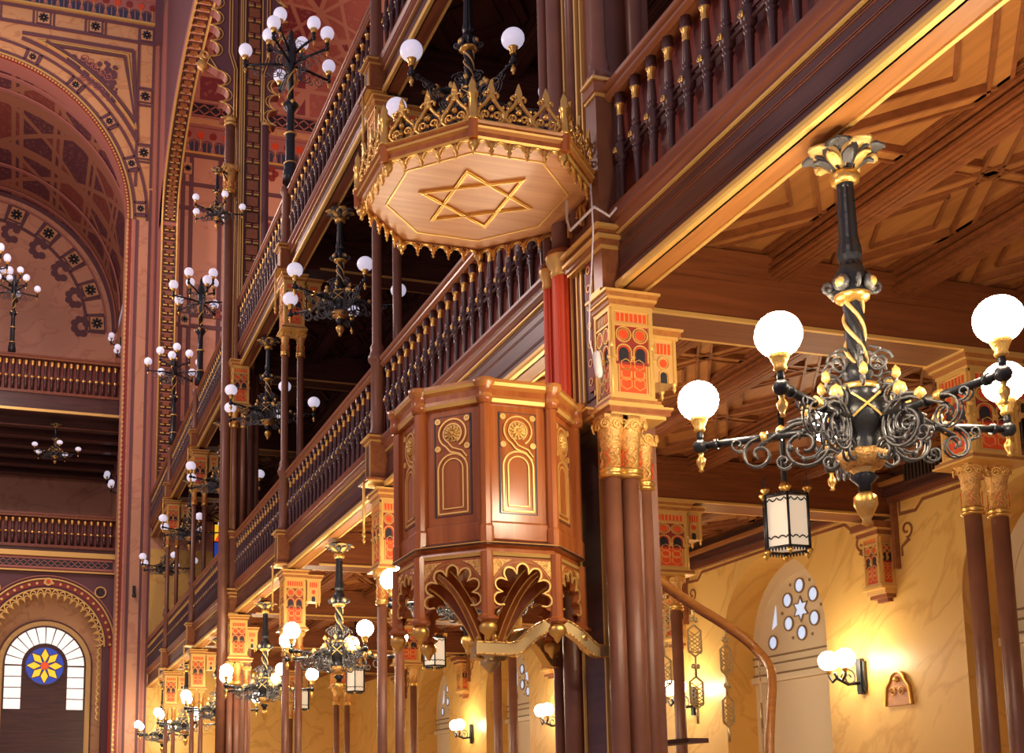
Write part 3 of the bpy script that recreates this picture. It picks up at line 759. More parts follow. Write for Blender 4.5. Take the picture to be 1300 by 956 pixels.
foil_screen(-1, 'scalloped gilt edged arch screen on the left of the far pier')
foil_screen(1, 'scalloped gilt edged arch screen on the right of the far pier')

# ------------------------------------------------------------------ end wall of the upper gallery, its frieze and the painted ceiling
m = MB(); m.box(5.0, 14.6, 49, 49.6, 11.9, 30.0, 'marble_rose')
F = FR((0, 48.995, 0), (1,0,0), (0,0,1))
for x in (6.0, 6.35, 7.6, 9.0, 9.35, 12.4): m.box(x - .09, x + .09, 48.97, 49, 13.3, 29.4, 'paint_purple')
for z in (15.6, 17.3, 21.6, 22.1, 26.9, 28.0, 29.35): m.box(5.6, 14.6, 48.962, 49, z - .09, z + .09, 'paint_purple')
for x in (6.18, 9.18):
    for z in (28.7, 21.85, 16.4):
        m.box(x - .17, x + .17, 48.95, 48.99, z - .25, z + .25, 'marble_orange')
        for k in range(8): m.strip([(x, z), (x + .15*math.cos(PI*k/4), z + .15*math.sin(PI*k/4))], .06, FR((0, 48.95, 0), (1,0,0), (0,0,1)), .02, 'paint_black')
for (cx_, cz) in ((7.75, 22.3), (7.75, 26.6), (9.9, 26.4), (7.75, 16.1), (9.8, 29.0)):
    for a in (0, 72, 144, 216, 288): m.prism(arc(cx_ + .22*math.cos(math.radians(a)), cz + .22*math.sin(math.radians(a)), .15, 0, 360, 10)[:-1], FR((0, 48.97, 0), (1,0,0), (0,0,1)), .02, 'paint_dark_red')
m.box(7.9, 8.75, 48.9, 49, 17.4, 25.2, 'paint_purple'); m.box(8.05, 8.65, 48.88, 48.9, 17.4, 25.0, 'paint_blue')
struct(m, 'wall_gallery_end')
def palmette_frieze(mb, F, x0, x1, h, step=.55):
    """row of roses above dark palmettes with gilt arches"""
    n = int((x1 - x0) / step); old = mb.M; mb.M = old @ F
    mb.box(x0, x1, 0, h, 0, .02, 'paint_rose')
    I = T(0, 0, .02)
    for k in range(n):
        x = x0 + step * (k + .5)
        mb.prism(arc(x, h*.26, step*.36, 0, 180, 8) + [(x - step*.3, .02), (x + step*.3, .02)], I, .015, 'paint_blue')
        mb.strip(arc(x, h*.28, step*.42, 0, 180, 8), step*.06, I, .03, 'paint_purple')
        mb.strip([(x, .03), (x, h*.45)], step*.08, I, .03, 'paint_rose')
        mb.prism(arc(x + step/2, h*.70, step*.30, 0, 360, 8)[:-1], I, .03, 'paint_red' if k % 2 else 'paint_dark_red')
        mb.strip([(x + step/2, .2), (x + step/2, h*.55)], step*.06, I, .025, 'gold_paint')
    mb.box(x0, x1, -.1, 0, 0, .08, 'gold_paint'); mb.box(x0, x1, h, h + .12, 0, .1, 'paint_rose'); mb.box(x0, x1, h + .12, h + .4, 0, .05, 'marble_orange')
    mb.M = old
def guilloche(mb, F, x0, x1, h):
    old = mb.M; mb.M = old @ F
    mb.box(x0, x1, 0, h, 0, .02, 'paint_black'); n = int((x1 - x0) / (h * .9))
    for k in range(n):
        x = x0 + h * .9 * (k + .5); mb.strip([(x - h*.5, h*.5), (x, h*.9), (x + h*.5, h*.5), (x, h*.1)], h*.1, T(0,0,.02), .02, 'paint_rose', True)
    mb.box(x0, x1, -.08, 0, 0, .05, 'paint_rose'); mb.box(x0, x1, h, h + .08, 0, .05, 'paint_rose')
    mb.M = old
m = MB(); FE = FR((0, 48.98, 29.5), (1,0,0), (0,0,1))
palmette_frieze(m, FE, 5.6, 14.4, 1.15); guilloche(m, FR((0, 48.98, 31.25), (1,0,0), (0,0,1)), 5.6, 14.4, .55)
m.box(5.6, 14.4, 49.0, 49.2, 29.5, 34, 'marble_rose'); struct(m, 'trim_3')
m = MB()
def uvquad(mb, ps, mat, uvs): mb.face([mb.pt(p) for p in ps], mat, False, uvs)
N = 14   # shallow painted vault over the upper gallery
for k in range(N):
    a, b = PI * k / N, PI * (k + 1) / N
    pa, pb = (10 - 4.7*math.cos(a), 31.9 + 3.6*math.sin(a)), (10 - 4.7*math.cos(b), 31.9 + 3.6*math.sin(b))
    uvquad(m, [(pa[0], 10, pa[1]), (pa[0], 49, pa[1]), (pb[0], 49, pb[1]), (pb[0], 10, pb[1])], 'pattern_ceiling', [(k, 10), (k, 49), (k+1, 49), (k+1, 10)])
uvquad(m, [(5.3, 48.95, 32.0), (14.6, 48.95, 32.0), (14.6, 48.95, 36), (5.3, 48.95, 36)], 'pattern_ceiling', [(0, 0), (9, 0), (9, 4), (0, 4)])
m.box(14.6, 14.9, 10, 49, 13.3, 32, 'marble_rose')
struct(m, 'ceiling_gallery_vault')

# ------------------------------------------------------------------ end wall with the great arch
CX, CZ, CR = -2.85, 26.05, 6.5
m = MB(); Y0 = 49.0
N = 48
for k in range(N):
    a, b = PI * k / N, PI * (k + 1) / N
    p, q = (CX + CR*math.cos(a), CZ + CR*math.sin(a)), (CX + CR*math.cos(b), CZ + CR*math.sin(b))
    def outp(t, u):
        dx, dz = math.cos(t), math.sin(t); s_ = min((7.9 / abs(dx)) if abs(dx) > 1e-6 else 1e9, (8.3 / dz) if dz > 1e-6 else 1e9); return (CX + dx*s_, CZ + dz*s_)
    A, Bq = outp(a, p), outp(b, q)
    m.quad([(p[0], Y0, p[1]), (A[0], Y0, A[1]), (Bq[0], Y0, Bq[1]), (q[0], Y0, q[1])], 'marble_orange')
    m.quad([(p[0], Y0, p[1]), (q[0], Y0, q[1]), (q[0], Y0 + .9, q[1]), (p[0], Y0 + .9, p[1])], 'paint_rose')
m.box(CX + CR, 5.0, Y0, Y0 + .9, 0, CZ, 'marble_rose'); m.box(CX - 8, CX - CR, Y0, Y0 + .9, 0, CZ, 'marble_rose')
m.box(-11, 5.05, Y0, Y0 + .5, CZ + 8.3, 38, 'marble_orange')
struct(m, 'wall_back')
m = MB(); FW = FR((0, Y0 - .01, 0), (1,0,0), (0,0,1))
def ring(mb, r, w, mat, h=.03, a0=0, a1=180, F=None, cx=CX, cz=CZ, n=60): mb.strip(arc(cx, cz, r, a0, a1, n), w, F or FW, h, mat)
ring(m, CR + .06, .12, 'paint_dark_red', .1); ring(m, CR + .16, .10, 'paint_rose', .03); ring(m, CR + .33, .10, 'paint_purple', .05)
ring(m, CR + .22, .08, 'gold_paint', .04); ring(m, CR + .84, .10, 'paint_purple', .05)
for k in range(46):     # bead course along the arch and down the jamb
    a = math.radians(4 * k + 1); r = CR + .06; m.box(0, 0, 0, 0, 0, 0, 'gold_paint')
    x, z = CX + r*math.cos(a), CZ + r*math.sin(a)
for k in range(150):
    a = PI * k / 150; x, z = CX + (CR + .05)*math.cos(a), CZ + (CR + .05)*math.sin(a)
    m.prism(arc(x, z, .05, 0, 360, 5)[:-1], FR((0, Y0 - .1, 0), (1,0,0), (0,0,1)), .04, 'gold_paint')
    if k < 130: m.prism(arc(CX + CR + .05, .3 + .2*k, .05, 0, 360, 5)[:-1], FR((0, Y0 - .1, 0), (1,0,0), (0,0,1)), .04, 'gold_paint')
def flower_tile(mb, x, z, s, rot, F=None, m1='marble_orange'):
    F = (F or FW) @ T(x, z, .02) @ Matrix.Rotation(rot, 4, 'Z')
    mb.prism([(-s, -s), (s, -s), (s, s), (-s, s)], F, .04, 'paint_purple'); mb.prism([(-s*.8, -s*.8), (s*.8, -s*.8), (s*.8, s*.8), (-s*.8, s*.8)], F, .05, m1)
    for k in range(8): mb.strip([(s*.12*math.cos(PI*k/4), s*.12*math.sin(PI*k/4)), (s*.68*math.cos(PI*k/4), s*.68*math.sin(PI*k/4))], s*.3, F, .06, 'paint_black')
for k in range(11):
    a = 4 + 16.5 * k; r = CR + .58
    x, z = CX + r*math.cos(math.radians(a)), CZ + r*math.sin(math.radians(a)); flower_tile(m, x, z, .23, math.radians(a))
    for d in (2.4, -2.4):
        p1 = [(CX + q*math.cos(math.radians(a + d)), CZ + q*math.sin(math.radians(a + d))) for q in (CR + .33, CR + .84)]; m.strip(p1, .1, FW, .05, 'paint_purple')
# jamb stripes down the pilaster
for x, w_, mt in ((3.80, .12, 'paint_dark_red'), (3.98, .10, 'paint_rose'), (4.10, .10, 'paint_purple'), (4.62, .10, 'paint_purple'), (4.78, .12, 'paint_rose'), (4.92, .08, 'paint_purple')):
    m.box(x - w_/2, x + w_/2, Y0 - .035 - x*.002, Y0, 0, CZ + (0 if x < 4.3 else 1.4 if x < 4.7 else 10), mt)
# rectangular frame round the spandrel
for x in (3.86 + .1, 4.60): m.box(x - .05, x + .05, Y0 - .056, Y0, CZ + 1.5, 34.95, 'paint_purple')
for z in (34.95, 34.2): m.box(-11, 4.6, Y0 - .062, Y0, z - .06, z + .06, 'paint_purple')
for z in (34.58, 31.7, 29.1): flower_tile(m, 4.28, z, .30, 0)
for z in (31.3, 32.1, 29.5, 28.7): m.box(3.96, 4.6, Y0 - .048, Y0, z - .04, z + .04, 'paint_purple')
for k in range(5):
    x = 2.1 - 2.15 * k; flower_tile(m, x, 34.58, .30, 0)
    for d in (.42, -.42): m.box(x + d - .04, x + d + .04, Y0 - .05, Y0, 34.2, 34.95, 'paint_purple')
# foliage triangle in the spandrel
def inset_tri(s_): c = Vector((2.6, 32.2)); return [tuple(c + (Vector(p) - c) * s_) for p in ((-1.2, 33.35), (3.72, 33.35), (3.72, 28.9))]
def curved_tri(off):
    P = [(-.9 + off*2.9, 33.75 - off), (3.72 - off, 33.75 - off), (3.72 - off, 29.6 + off*2.4)]
    r = CR + 1.2 + off; a0 = math.degrees(math.asin((P[2][1] - CZ) / r)); a1 = math.degrees(math.acos(max(-1, (P[0][0] - CX) / r)))
    return P[:2] + arc(CX, CZ, r, a0, a1, 16)
for off, w_, mt in ((0, .14, 'paint_purple'), (.22, .05, 'gold_paint'), (.34, .10, 'paint_purple')): _t = curved_tri(off); [m.strip(q_, w_, FW, h_ + off*.02, mt) for q_, h_ in (([_t[0], _t[1]], .05), ([_t[1], _t[2]], .058), (_t[2:], .066))]
m.prism(curved_tri(.42), FW, .02, 'marble_orange')
rnd = random.Random(3)
_t = [Vector(q) for q in ((.9, 33.0), (3.1, 33.0), (3.05, 31.0))]
for k in range(90):
    a_, b_ = rnd.random(), rnd.random()
    if a_ + b_ > 1: a_, b_ = 1 - a_, 1 - b_
    p = _t[0] + (_t[1] - _t[0])*a_ + (_t[2] - _t[0])*b_
    m.prism(arc(p.x, p.y, rnd.uniform(.06, .15), 0, 360, 7)[:-1], FW, .03 + .0003*k, 'paint_purple')
for k in range(9):
    a_, b_ = .15 + .09*(k % 5), .1 + .1*(k // 2 % 4); p = _t[0] + (_t[1] - _t[0])*(.35 + .12*(k % 5)) + (_t[2] - _t[1])*(.08*k); m.strip(spiral(p.x, p.y, .20, .04, 40*k, 1.4, 14), .035, FW, .065, 'paint_rose')
palmette_frieze(m, FR((0, Y0 - .02, 35.2), (1,0,0), (0,0,1)), -11, 4.7, 1.0, .5)
m.box(4.62, 4.95, Y0 - .3, Y0, 34.2, 38, 'paint_purple')
struct(m, 'trim_4')
# barrel vault, side walls and lunette behind the arch
m = MB(); VR, VX, VZ = 7.05, -2.88, 25.62; N = 30
for k in range(N):
    a, b = PI * k / N, PI * (k + 1) / N
    P = lambda t, y: (VX + VR*math.cos(t), y, VZ + VR*math.sin(t))
    uvquad(m, [P(a, 49.9), P(b, 49.9), P(b, 61), P(a, 61)], 'pattern_vault', [(VR*a, 0), (VR*b, 0), (VR*b, 11), (VR*a, 11)])
for k in range(N):
    a, b = PI*k/N, PI*(k+1)/N; m.quad([(CX + CR*math.cos(a), 49.89, CZ + CR*math.sin(a)), (VX + 8.3*math.cos(a), 49.89, VZ + 8.3*math.sin(a)), (VX + 8.3*math.cos(b), 49.89, VZ + 8.3*math.sin(b)), (CX + CR*math.cos(b), 49.89, CZ + CR*math.sin(b))], 'paint_rose')
m.box(4.17, 4.3, 49.9, 61, 12, 25.2, 'marble_rose')
m.box(4.17, 4.3, 49.9, 61, 0, 12, 'marble_orange')
m.box(-11, 4.3, 61, 61.4, 0, 34, 'marble_rose')
struct(m, 'wall_apse')
m = MB(); F6 = FR((0, 60.99, 0), (1,0,0), (0,0,1))
for (r, w_, mt) in ((VR - .1, .22, 'paint_purple'), (VR - .5, .12, 'paint_rose'), (VR - 1.5, .16, 'paint_purple')): ring(m, r, w_, mt, .04, 0, 180, F6, VX, VZ)
for a in range(4, 180, 17):
    r = VR - .95; x, z = VX + r*math.cos(math.radians(a)), VZ + r*math.sin(math.radians(a))
    flower_tile(m, x, z, .42, math.radians(a), F6)
    for d in (-4.4, 4.4): m.strip([(VX + q*math.cos(math.radians(a + d)), VZ + q*math.sin(math.radians(a + d))) for q in (VR - .55, VR - 1.45)], .12, F6, .04, 'paint_purple')
    x, z = VX + (r - .85)*math.cos(math.radians(a)), VZ + (r - .85)*math.sin(math.radians(a))
    for k in range(7): m.prism(arc(x + .3*math.cos(.9*k), z + .3*math.sin(.9*k) - .05*k, .2, 0, 360, 7)[:-1], F6, .02 + .002*k, 'paint_purple')
for y in (50.3, 51.4, 58.0, 60.4):
    N = 30; rr = VR - .04
    m.loft([[(VX + (rr - q)*math.cos(PI*k/N), y + d, VZ + (rr - q)*math.sin(PI*k/N)) for (q, d) in ((0, -.12), (.06, -.12), (.06, .12), (0, .12))] for k in range(N + 1)], 'paint_rose', True, True, False)
struct(m, 'trim_5')
# two balconies of the end wall
def small_baluster():
    m = MB(); m.lathe([(.05, 0, 'baluster_brown'), (.07, .45, 'baluster_brown'), (.05, .5, 'baluster_brown'), (.095, .62, 'gold'), (.095, .70, 'baluster_brown'), (.05, .8, 'baluster_brown'), (.06, 1.2, 'gold'), (.09, 1.4, 'baluster_brown'), (.07, 1.5, 'baluster_brown')], n=6); return m
D_SB = data_of(small_baluster(), 'balcony_baluster')
def balcony(zb, zt, label, deep, zf):
    e = empty('balcony', (0, 50.5, zb), label, 'balcony', 'end wall balconies'); h = zt - zb
    m = MB(); m.box(-9, 3.95, -.12, .16, h - .14, h, 'wood_rail'); m.box(-9, 3.95, -.16, .2, h - .05, h + .03, 'wood_red'); m.build('handrail', e)
    m = MB(); m.box(-9, 3.95, .18, .24, 0, h, 'panel_red'); m.build('back_panel', e)
    n = 34
    for k in range(n): inst(D_SB, 'baluster', e, (3.75 - .262*k, 0, .02), (1, 1, (h - .15) / 1.5))
    m = MB(); m.box(-9, 3.95, -.15, .3, zf - zb, 0, 'wood_dark_x'); m.box(-9, 3.95, -.22, .3, -.12, 0, 'wood_red'); m.box(-9, 3.95, -.19, -.1, zf - zb - .03, zf - zb + .08, 'gold_paint'); m.build('fascia', e)
    m = MB(); m.box(-9, 4.1, .3, 10.4, zf - zb + .1, zf - zb + .25, 'wood_dark_x'); m.build('floor_slab', e)
    if deep:
        for k in range(6):
            m = MB(); m.box(-9, 4.1, 1.2 + 1.6*k, 1.6 + 1.6*k, zf - zb - .25, zf - zb + .1, 'wood_dark_x'); m.box(-9, 4.1, 1.16 + 1.6*k, 1.2 + 1.6*k, zf - zb - .27, zf - zb - .22, 'wood_red'); m.build('joist', e)
    return e
balcony(18.6, 20.15, 'upper balcony of the end wall with small gilt tipped balusters', True, 17.75)
balcony(12.1, 13.4, 'lower balcony of the end wall with small gilt tipped balusters', False, 11.75)
m = MB(); m.box(-9, 4.15, 50.45, 50.5, 11.05, 11.72, 'paint_rose'); guilloche(m, FR((0, 50.44, 11.2), (1,0,0), (0,0,1)), -9, 3.6, .3)
m.box(-9, 4.15, 50.3, 50.5, 11.62, 11.72, 'gold_paint'); m.box(-9, 4.15, 50.4, 50.5, 11.0, 11.06, 'gold_paint')
e_ = struct(m, 'trim_6')
# arched recess with the stained glass window
WX = 1.05
m = MB(); N = 32; WR, WZ = 2.3, 8.0
for k in range(N):
    a, b = PI*k/N, PI*(k+1)/N
    def op(t):
        dx, dz = math.cos(t), math.sin(t); s_ = min(3.1/abs(dx) if abs(dx) > 1e-6 else 1e9, 3.0/dz if dz > 1e-6 else 1e9); return (WX + dx*s_, WZ + dz*s_)
    p, q, A, Bq = (WX + WR*math.cos(a), WZ + WR*math.sin(a)), (WX + WR*math.cos(b), WZ + WR*math.sin(b)), op(a), op(b)
    m.quad([(p[0], 50.6, p[1]), (A[0], 50.6, A[1]), (Bq[0], 50.6, Bq[1]), (q[0], 50.6, q[1])], 'paint_purple')
    m.quad([(p[0], 50.6, p[1]), (q[0], 50.6, q[1]), (q[0], 51.6, q[1]), (p[0], 51.6, p[1])], 'paint_purple')
m.box(WX + WR, 4.15, 50.6, 51.6, 0, WZ, 'paint_purple'); m.box(-9, WX - WR, 50.6, 51.6, 0, WZ, 'paint_purple')
m.box(-9, 4.15, 51.6, 51.7, 0, 11.05, 'marble_orange')
F5 = FR((0, 50.59, 0), (1,0,0), (0,0,1))
for (r, w_, mt, h) in ((WR + .02, .05, 'gold_paint', .06), (WR + .42, .06, 'gold_paint', .06), (WR + .25, .22, 'paint_dark_red', .03), (WR + .55, .05, 'paint_rose', .05)): ring(m, r, w_, mt, h, 0, 180, F5, WX, WZ, 40)
for k in range(26): a = math.radians(7*k + 2); m.prism(arc(WX + (WR + .25)*math.cos(a), WZ + (WR + .25)*math.sin(a), .06, 0, 360, 6)[:-1], F5, .06, 'gold_paint')
fp = foil(WR - .02, .24, 23, 0, 180, 7, WX, WZ); m.strip(fp, .05, F5, .08, 'gold_paint'); m.strip(foil(WR - .14, .22, 23, 0, 180, 7, WX, WZ), .035, F5, .05, 'gold_paint')
for s in (-1, 1):
    for k in range(11):
        m.strip(arc(WX + s*(WR - .12), WZ - .2 - .27*k, .13, 90, 90 + s*180, 8), .04, F5, .08, 'gold_paint')
    for xx, mt in ((WR + .45, 'gold_paint'), (WR + .30, 'paint_red'), (WR + .75, 'gold_paint')): m.box(WX + s*xx - .04, WX + s*xx + .04, 50.53, 50.6, 0, WZ if xx < 2.8 else 10.9, mt)
m.prism(arc(WX, WZ + WR + .3, .17, 0, 360, 12)[:-1], F5, .08, 'gold_paint'); m.prism(arc(WX, WZ + WR + .3, .09, 0, 360, 12)[:-1], F5, .1, 'paint_red')
for s in (-1, 1):
    m.strip(arc(WX + s*2.1, WZ + 2.25, .22, 0, 360, 14)[:-1], .05, F5, .08, 'gold_paint', True)
    for k in range(5): m.prism(arc(WX + s*2.1 + .1*math.cos(1.257*k), WZ + 2.25 + .1*math.sin(1.257*k), .045, 0, 360, 6)[:-1], F5, .07, 'paint_black')
struct(m, 'wall_apse_lower')
m = MB(); F7 = FR((0, 51.59, 0), (1,0,0), (0,0,1)); wz, wr = 7.25, 1.66
m.prism(arc(WX, wz, wr + .2, 0, 180, 30) + [(WX - wr - .2, 2), (WX + wr + .2, 2)], F7, .05, 'gilding'); m.prism(arc(WX, wz, wr, 0, 180, 30) + [(WX - wr, 2), (WX + wr, 2)], F7, .1, 'wood_dark_x')
m.strip([(WX + wr + .24, 2)] + arc(WX, wz, wr + .24, 0, 180, 30) + [(WX - wr - .24, 2)], .04, F7, .1, 'paint_purple')
w8 = tag(m.build('window_8'), kind='structure')
m = MB(); F8 = FR((0, 51.48, 0), (1,0,0), (0,0,1)); nseg = 12
for k in range(nseg):
    a0, a1 = 15*k + .9, 15*k + 14.1
    m.prism(arc(WX, wz, wr - .08, a0, a1, 4) + arc(WX, wz, .92, a1, a0, 4), F8, .02, 'window_white')
for s in (-1, 1):
    for k in range(4): m.prism([(WX + s*.92, wz - .05 - .45*k), (WX + s*1.58, wz - .05 - .45*k), (WX + s*1.58, wz - .46 - .45*k), (WX + s*.92, wz - .46 - .45*k)], F8, .02, 'window_white')
m.build('window_pane', w8)
m = MB(); rc = wz - .02
m.prism(arc(WX, rc, .78, 0, 360, 28)[:-1], F8, .02, 'glass_blue'); F9 = F8 @ T(0, 0, .02)
for k in range(8):
    a = math.radians(45*k + 90); c = lambda r, t: (WX + r*math.cos(a + t), rc + r*math.sin(a + t))
    m.prism([c(.12, 0), c(.46, .36), c(.74, 0), c(.46, -.36)], F9, .012, 'glass_yellow'); m.strip([c(.12, 0), c(.46, .36), c(.74, 0), c(.46, -.36)], .025, F9, .02, 'wood_dark_x', True)
m.prism(arc(WX, rc, .16, 0, 360, 14)[:-1], F9, .02, 'glass_red'); m.strip(arc(WX, rc, .80, 0, 360, 28)[:-1], .07, F8, .04, 'wood_dark_x', True)
m.build('stained_glass', w8)
# stained glass at the end of the lower gallery
m = MB(); Fg = FR((0, 48.95, 0), (1,0,0), (0,0,1))
m.prism([(7.55, 9.2), (8.9, 9.2), (8.9, 13.2), (7.55, 13.2)], Fg, .03, 'wood_dark_x')
for r in range(5):
    for q in range(2):
        x, z = 7.6 + .64*q, 9.3 + .76*r
        m.prism([(x, z), (x + .6, z), (x + .6, z + .7), (x, z + .7)], Fg, .04, ('glass_blue', 'glass_yellow', 'window_white')[(r + q) % 3]); m.prism([(x, z), (x + .6, z), (x + .3, z + .55)], Fg, .05, ('glass_yellow', 'glass_red', 'glass_blue')[(r + q) % 3])
struct(m, 'window_7')
m = MB(); m.box(-.06, .06, -.1, 0, 0, .3, 'lamp_body'); m.lathe([(.07, 0), (.09, .1), (.05, .16)], (0, -.12, -.18), 10, mat='lamp_body')
o = m.build('wall_speaker', world=(4.37, 48.95, 10.0)); tag(o, 'small black camera fixed on the marble pilaster at lower left', 'camera'); o.name = 'security_camera'
#PART4

# ------------------------------------------------------------------ chandeliers
def globe_mesh(mat, r=.142): m = MB(); m.sphere((0, 0, 0), r, mat, 20, 12); return m
D_LIT = data_of(globe_mesh('globe_lit'), 'globe_lit'); D_OFF = data_of(globe_mesh('globe_unlit'), 'globe_unlit'); D_SC = data_of(globe_mesh('globe_sconce', .17), 'globe_sconce')
def acanthus(mb, r0, r1, z0, z1, n, mats, w=.12, ph=0):
    for k in range(n):
        a = 2*PI*k/n + ph; ca, sa = math.cos(a), math.sin(a); mt = mats[k % len(mats)]
        rings = []
        for q in range(6):
            t = q / 5; r = r0 + (r1 - r0) * t; z = z0 + (z1 - z0) * (t ** .6) - (.25 * (z1 - z0) * max(0, t - .75) * 4)
            ww = w * math.sin(PI * (.18 + .75 * t)) ; c = Vector((r*ca, r*sa, z)); s = Vector((-sa, ca, 0)); up = Vector((0, 0, 1))
            rings.append([c - s*ww, c - s*ww*.5 - up*.012, c - up*.002, c + s*ww*.5 - up*.012, c + s*ww, c + up*.016])
        mb.loft(rings, mt, True, True, True)
def scroll_plate(mb, s=1.0, n=5):
    """openwork iron scrolls in the local x,z plane"""
    def tb(p, r): mb.tube([(x*s, 0, z*s) for x, z in p], r*s, 'iron_cast', n)
    tb(spiral(.36, -.11, .20, .03, 60, 1.6, 30), .011); tb(spiral(.36, -.11, .155, .05, 100, .7, 14), .008)
    tb([(.18, -.02), (.28, .06), (.42, .05), (.55, -.01), (.66, -.07)], .012)
    tb(spiral(.66, -.13, .12, .02, 90, -1.4, 20), .009); tb(spiral(.80, -.04, .05, .012, -120, 1.1, 12), .008)
    tb(spiral(.20, -.24, .09, .02, 10, 1.4, 18), .011); tb(spiral(.50, -.20, .06, .015, 200, 1.2, 14), .008)
    tb(spiral(.28, .10, .085, .02, -60, 1.4, 18), .010); tb([(.30, .17), (.22, .2), (.14, .12)], .009)
    for k in range(5):
        a = 1.2*k; c = (.36*s + .09*s*math.cos(a), 0, -.11*s + .09*s*math.sin(a))
        mb.lathe([(.002, -.03*s), (.02*s, 0), (.002, .03*s)], c, 5, mat='iron_cast')
def chandelier(loc, label, grp):
    e = empty('chandelier', loc, label, 'chandelier', grp)
    m = MB(); m.lathe([(.05, 1.56), (.06, 1.62), (.055, 1.66), (.07, 1.70), (.12, 1.80), (.13, 1.88), (.05, 1.90)], n=16, mat='iron_black')
    m.build('ceiling_rose', e)
    m = MB(); acanthus(m, .05, .27, 1.70, 1.86, 8, ['gilding', 'iron_cast'], .115); acanthus(m, .05, .20, 1.68, 1.80, 8, ['gold_paint', 'iron_cast'], .05, PI/8); rs = m.build('acanthus_leaf', e)
    m = MB(); m.lathe([(.06, 1.60, 'gold'), (.095, 1.62, 'gold'), (.10, 1.66, 'gold'), (.08, 1.69, 'gold')], n=16, mat='gold'); m.build('gilt_ring', e)
    m = MB(); m.lathe([(.055, 1.62), (.05, 1.58), (.058, 1.20), (.07, 1.14), (.075, 1.08), (.06, 1.04), (.075, 1.0)], n=20, mat='iron_black', flute=.12, smooth=False); m.build('fluted_shaft', e)
    m = MB(); m.lathe([(.07, 1.02), (.09, .98), (.13, .90), (.10, .84), (.12, .80, 'gold'), (.11, .77, 'gold'), (.06, .74, 'iron_black')], n=16, mat='iron_black')
    for k in range(4):
        a = PI/2*k + .4; old = m.M; m.M = Matrix.Rotation(a, 4, 'Z') @ FR((.12, 0, .86), (0,0,1), (0,-1,0)) 
        m.lathe([(.055, -.01, 'iron_cast'), (.06, .02, 'iron_cast'), (.035, .035, 'gold_paint'), (.02, .05, 'gold_paint'), (.004, .055, 'gold_paint')], (0, 0, 0), 8); m.M = Matrix.Rotation(a + PI/4, 4, 'Z'); m.tube([(x, 0, z) for x, z in spiral(.15, .86, .05, .01, 180, 1.4, 14)], .014, 'iron_cast', 5); m.M = old
    m.build('knop', e)
    m = MB(); N = 26; nn = 12; rings = []
    for q in range(N + 1):
        t = q / N; z = .76 - .46*t; tw = t * 5.0
        rings.append([((.058 + .010*math.cos(3*(2*PI*k/nn)))*math.cos(2*PI*k/nn + tw), (.058 + .010*math.cos(3*(2*PI*k/nn)))*math.sin(2*PI*k/nn + tw), z) for k in range(nn)])
    m.loft(rings, 'iron_black'); m.build('twisted_stem', e)
    m = MB()
    for j in range(3): m.tube([(.062*math.cos(5.0*q/40 + 2*PI*j/3 + PI/3), .062*math.sin(5.0*q/40 + 2*PI*j/3 + PI/3), .76 - .46*q/40) for q in range(41)], .014, 'gilding', 5)
    m.build('gilt_twist', e)
    m = MB(); m.lathe([(.06, .32), (.09, .28), (.10, .24), (.08, .20), (.13, .16, 'gold'), (.13, .12, 'iron_black'), (.10, .10), (.19, .02), (.20, -.06), (.17, -.15), (.12, -.20), (.14, -.24), (.13, -.34, 'gold'), (.12, -.38, 'gold'), (.06, -.44, 'iron_black'), (.09, -.47), (.04, -.52), (.045, -.56)], n=20, mat='iron_black'); m.build('hub', e)
    m = MB(); m.lathe([(.10, -.41), (.135, -.36), (.15, -.31), (.135, -.29), (.12, -.30)], n=18, mat='carved_gilt', flute=.12); m.build('gilt_calyx', e); m = MB()
    for k in range(5):
        a = 2*PI*k/5 + .5
        for d in (-1, 1): m.tube([(.205*math.cos(a + d*(q/8 - .5)*.9), .205*math.sin(a + d*(q/8 - .5)*.9), -.10 + .16*q/8) for q in range(9)], .008, 'gold_paint', 4)
    m.build('gilt_ornament', e)
    m = MB(); m.lathe([(.03, -.56), (.075, -.60), (.078, -.65), (.05, -.71), (.028, -.75), (.035, -.78), (.004, -.80)], n=14, mat='gold'); m.build('drop_finial', e)
    m = MB()
    for k in range(6):
        a = 2*PI*k/6; old = m.M; m.M = Matrix.Rotation(a, 4, 'Z')
        m.tube([(x, 0, z) for x, z in spiral(.15, .30, .085, .02, 0, 1.5, 18)], .011, 'iron_cast', 5); m.tube([(.07, 0, .40), (.10, 0, .42), (.16, 0, .385)], .01, 'iron_cast', 5)
        m.tube([(x, 0, z) for x, z in spiral(.20, .15, .07, .02, 180, -1.4, 16)], .010, 'iron_cast', 5)
        m.lathe([(.002, -.05), (.03, -.02), (.026, .02), (.002, .05)], (.25, 0, .20), 7, mat='gold_paint') ; m.M = old
    m.build('crown_scrolls', e)
    for k in range(5):
        a = math.radians(63 + 72*k)
        am = empty('arm', (0, 0, 0), None, None); am.parent = e; am.rotation_euler = (0, 0, a)
        bpy.data.objects.remove(am)
        R_ = Matrix.Rotation(a, 4, 'Z')
        m = MB(); m.M = R_
        m.tube([(.15, 0, -.10), (.5, 0, -.10), (1.03, 0, -.10)], [.032, .028, .026], 'iron_black', 10)
        for x in (.35, .52, .95): m.tube([(x - .014, 0, -.10), (x + .014, 0, -.10)], .038, 'iron_black', 10)
        m.sphere((1.06, 0, -.10), .052, 'iron_black', 14, 8); m.lathe([(.02, -.04), (.024, .0), (.016, .03), (.032, .06), (.028, .09)], (1.06, 0, -.02), 10, mat='iron_black')
        for dy in (-.02, .02): 
            m.M = R_ @ T(0, dy, -.09); scroll_plate(m, 1.0)
        arm = m.build('arm', e)
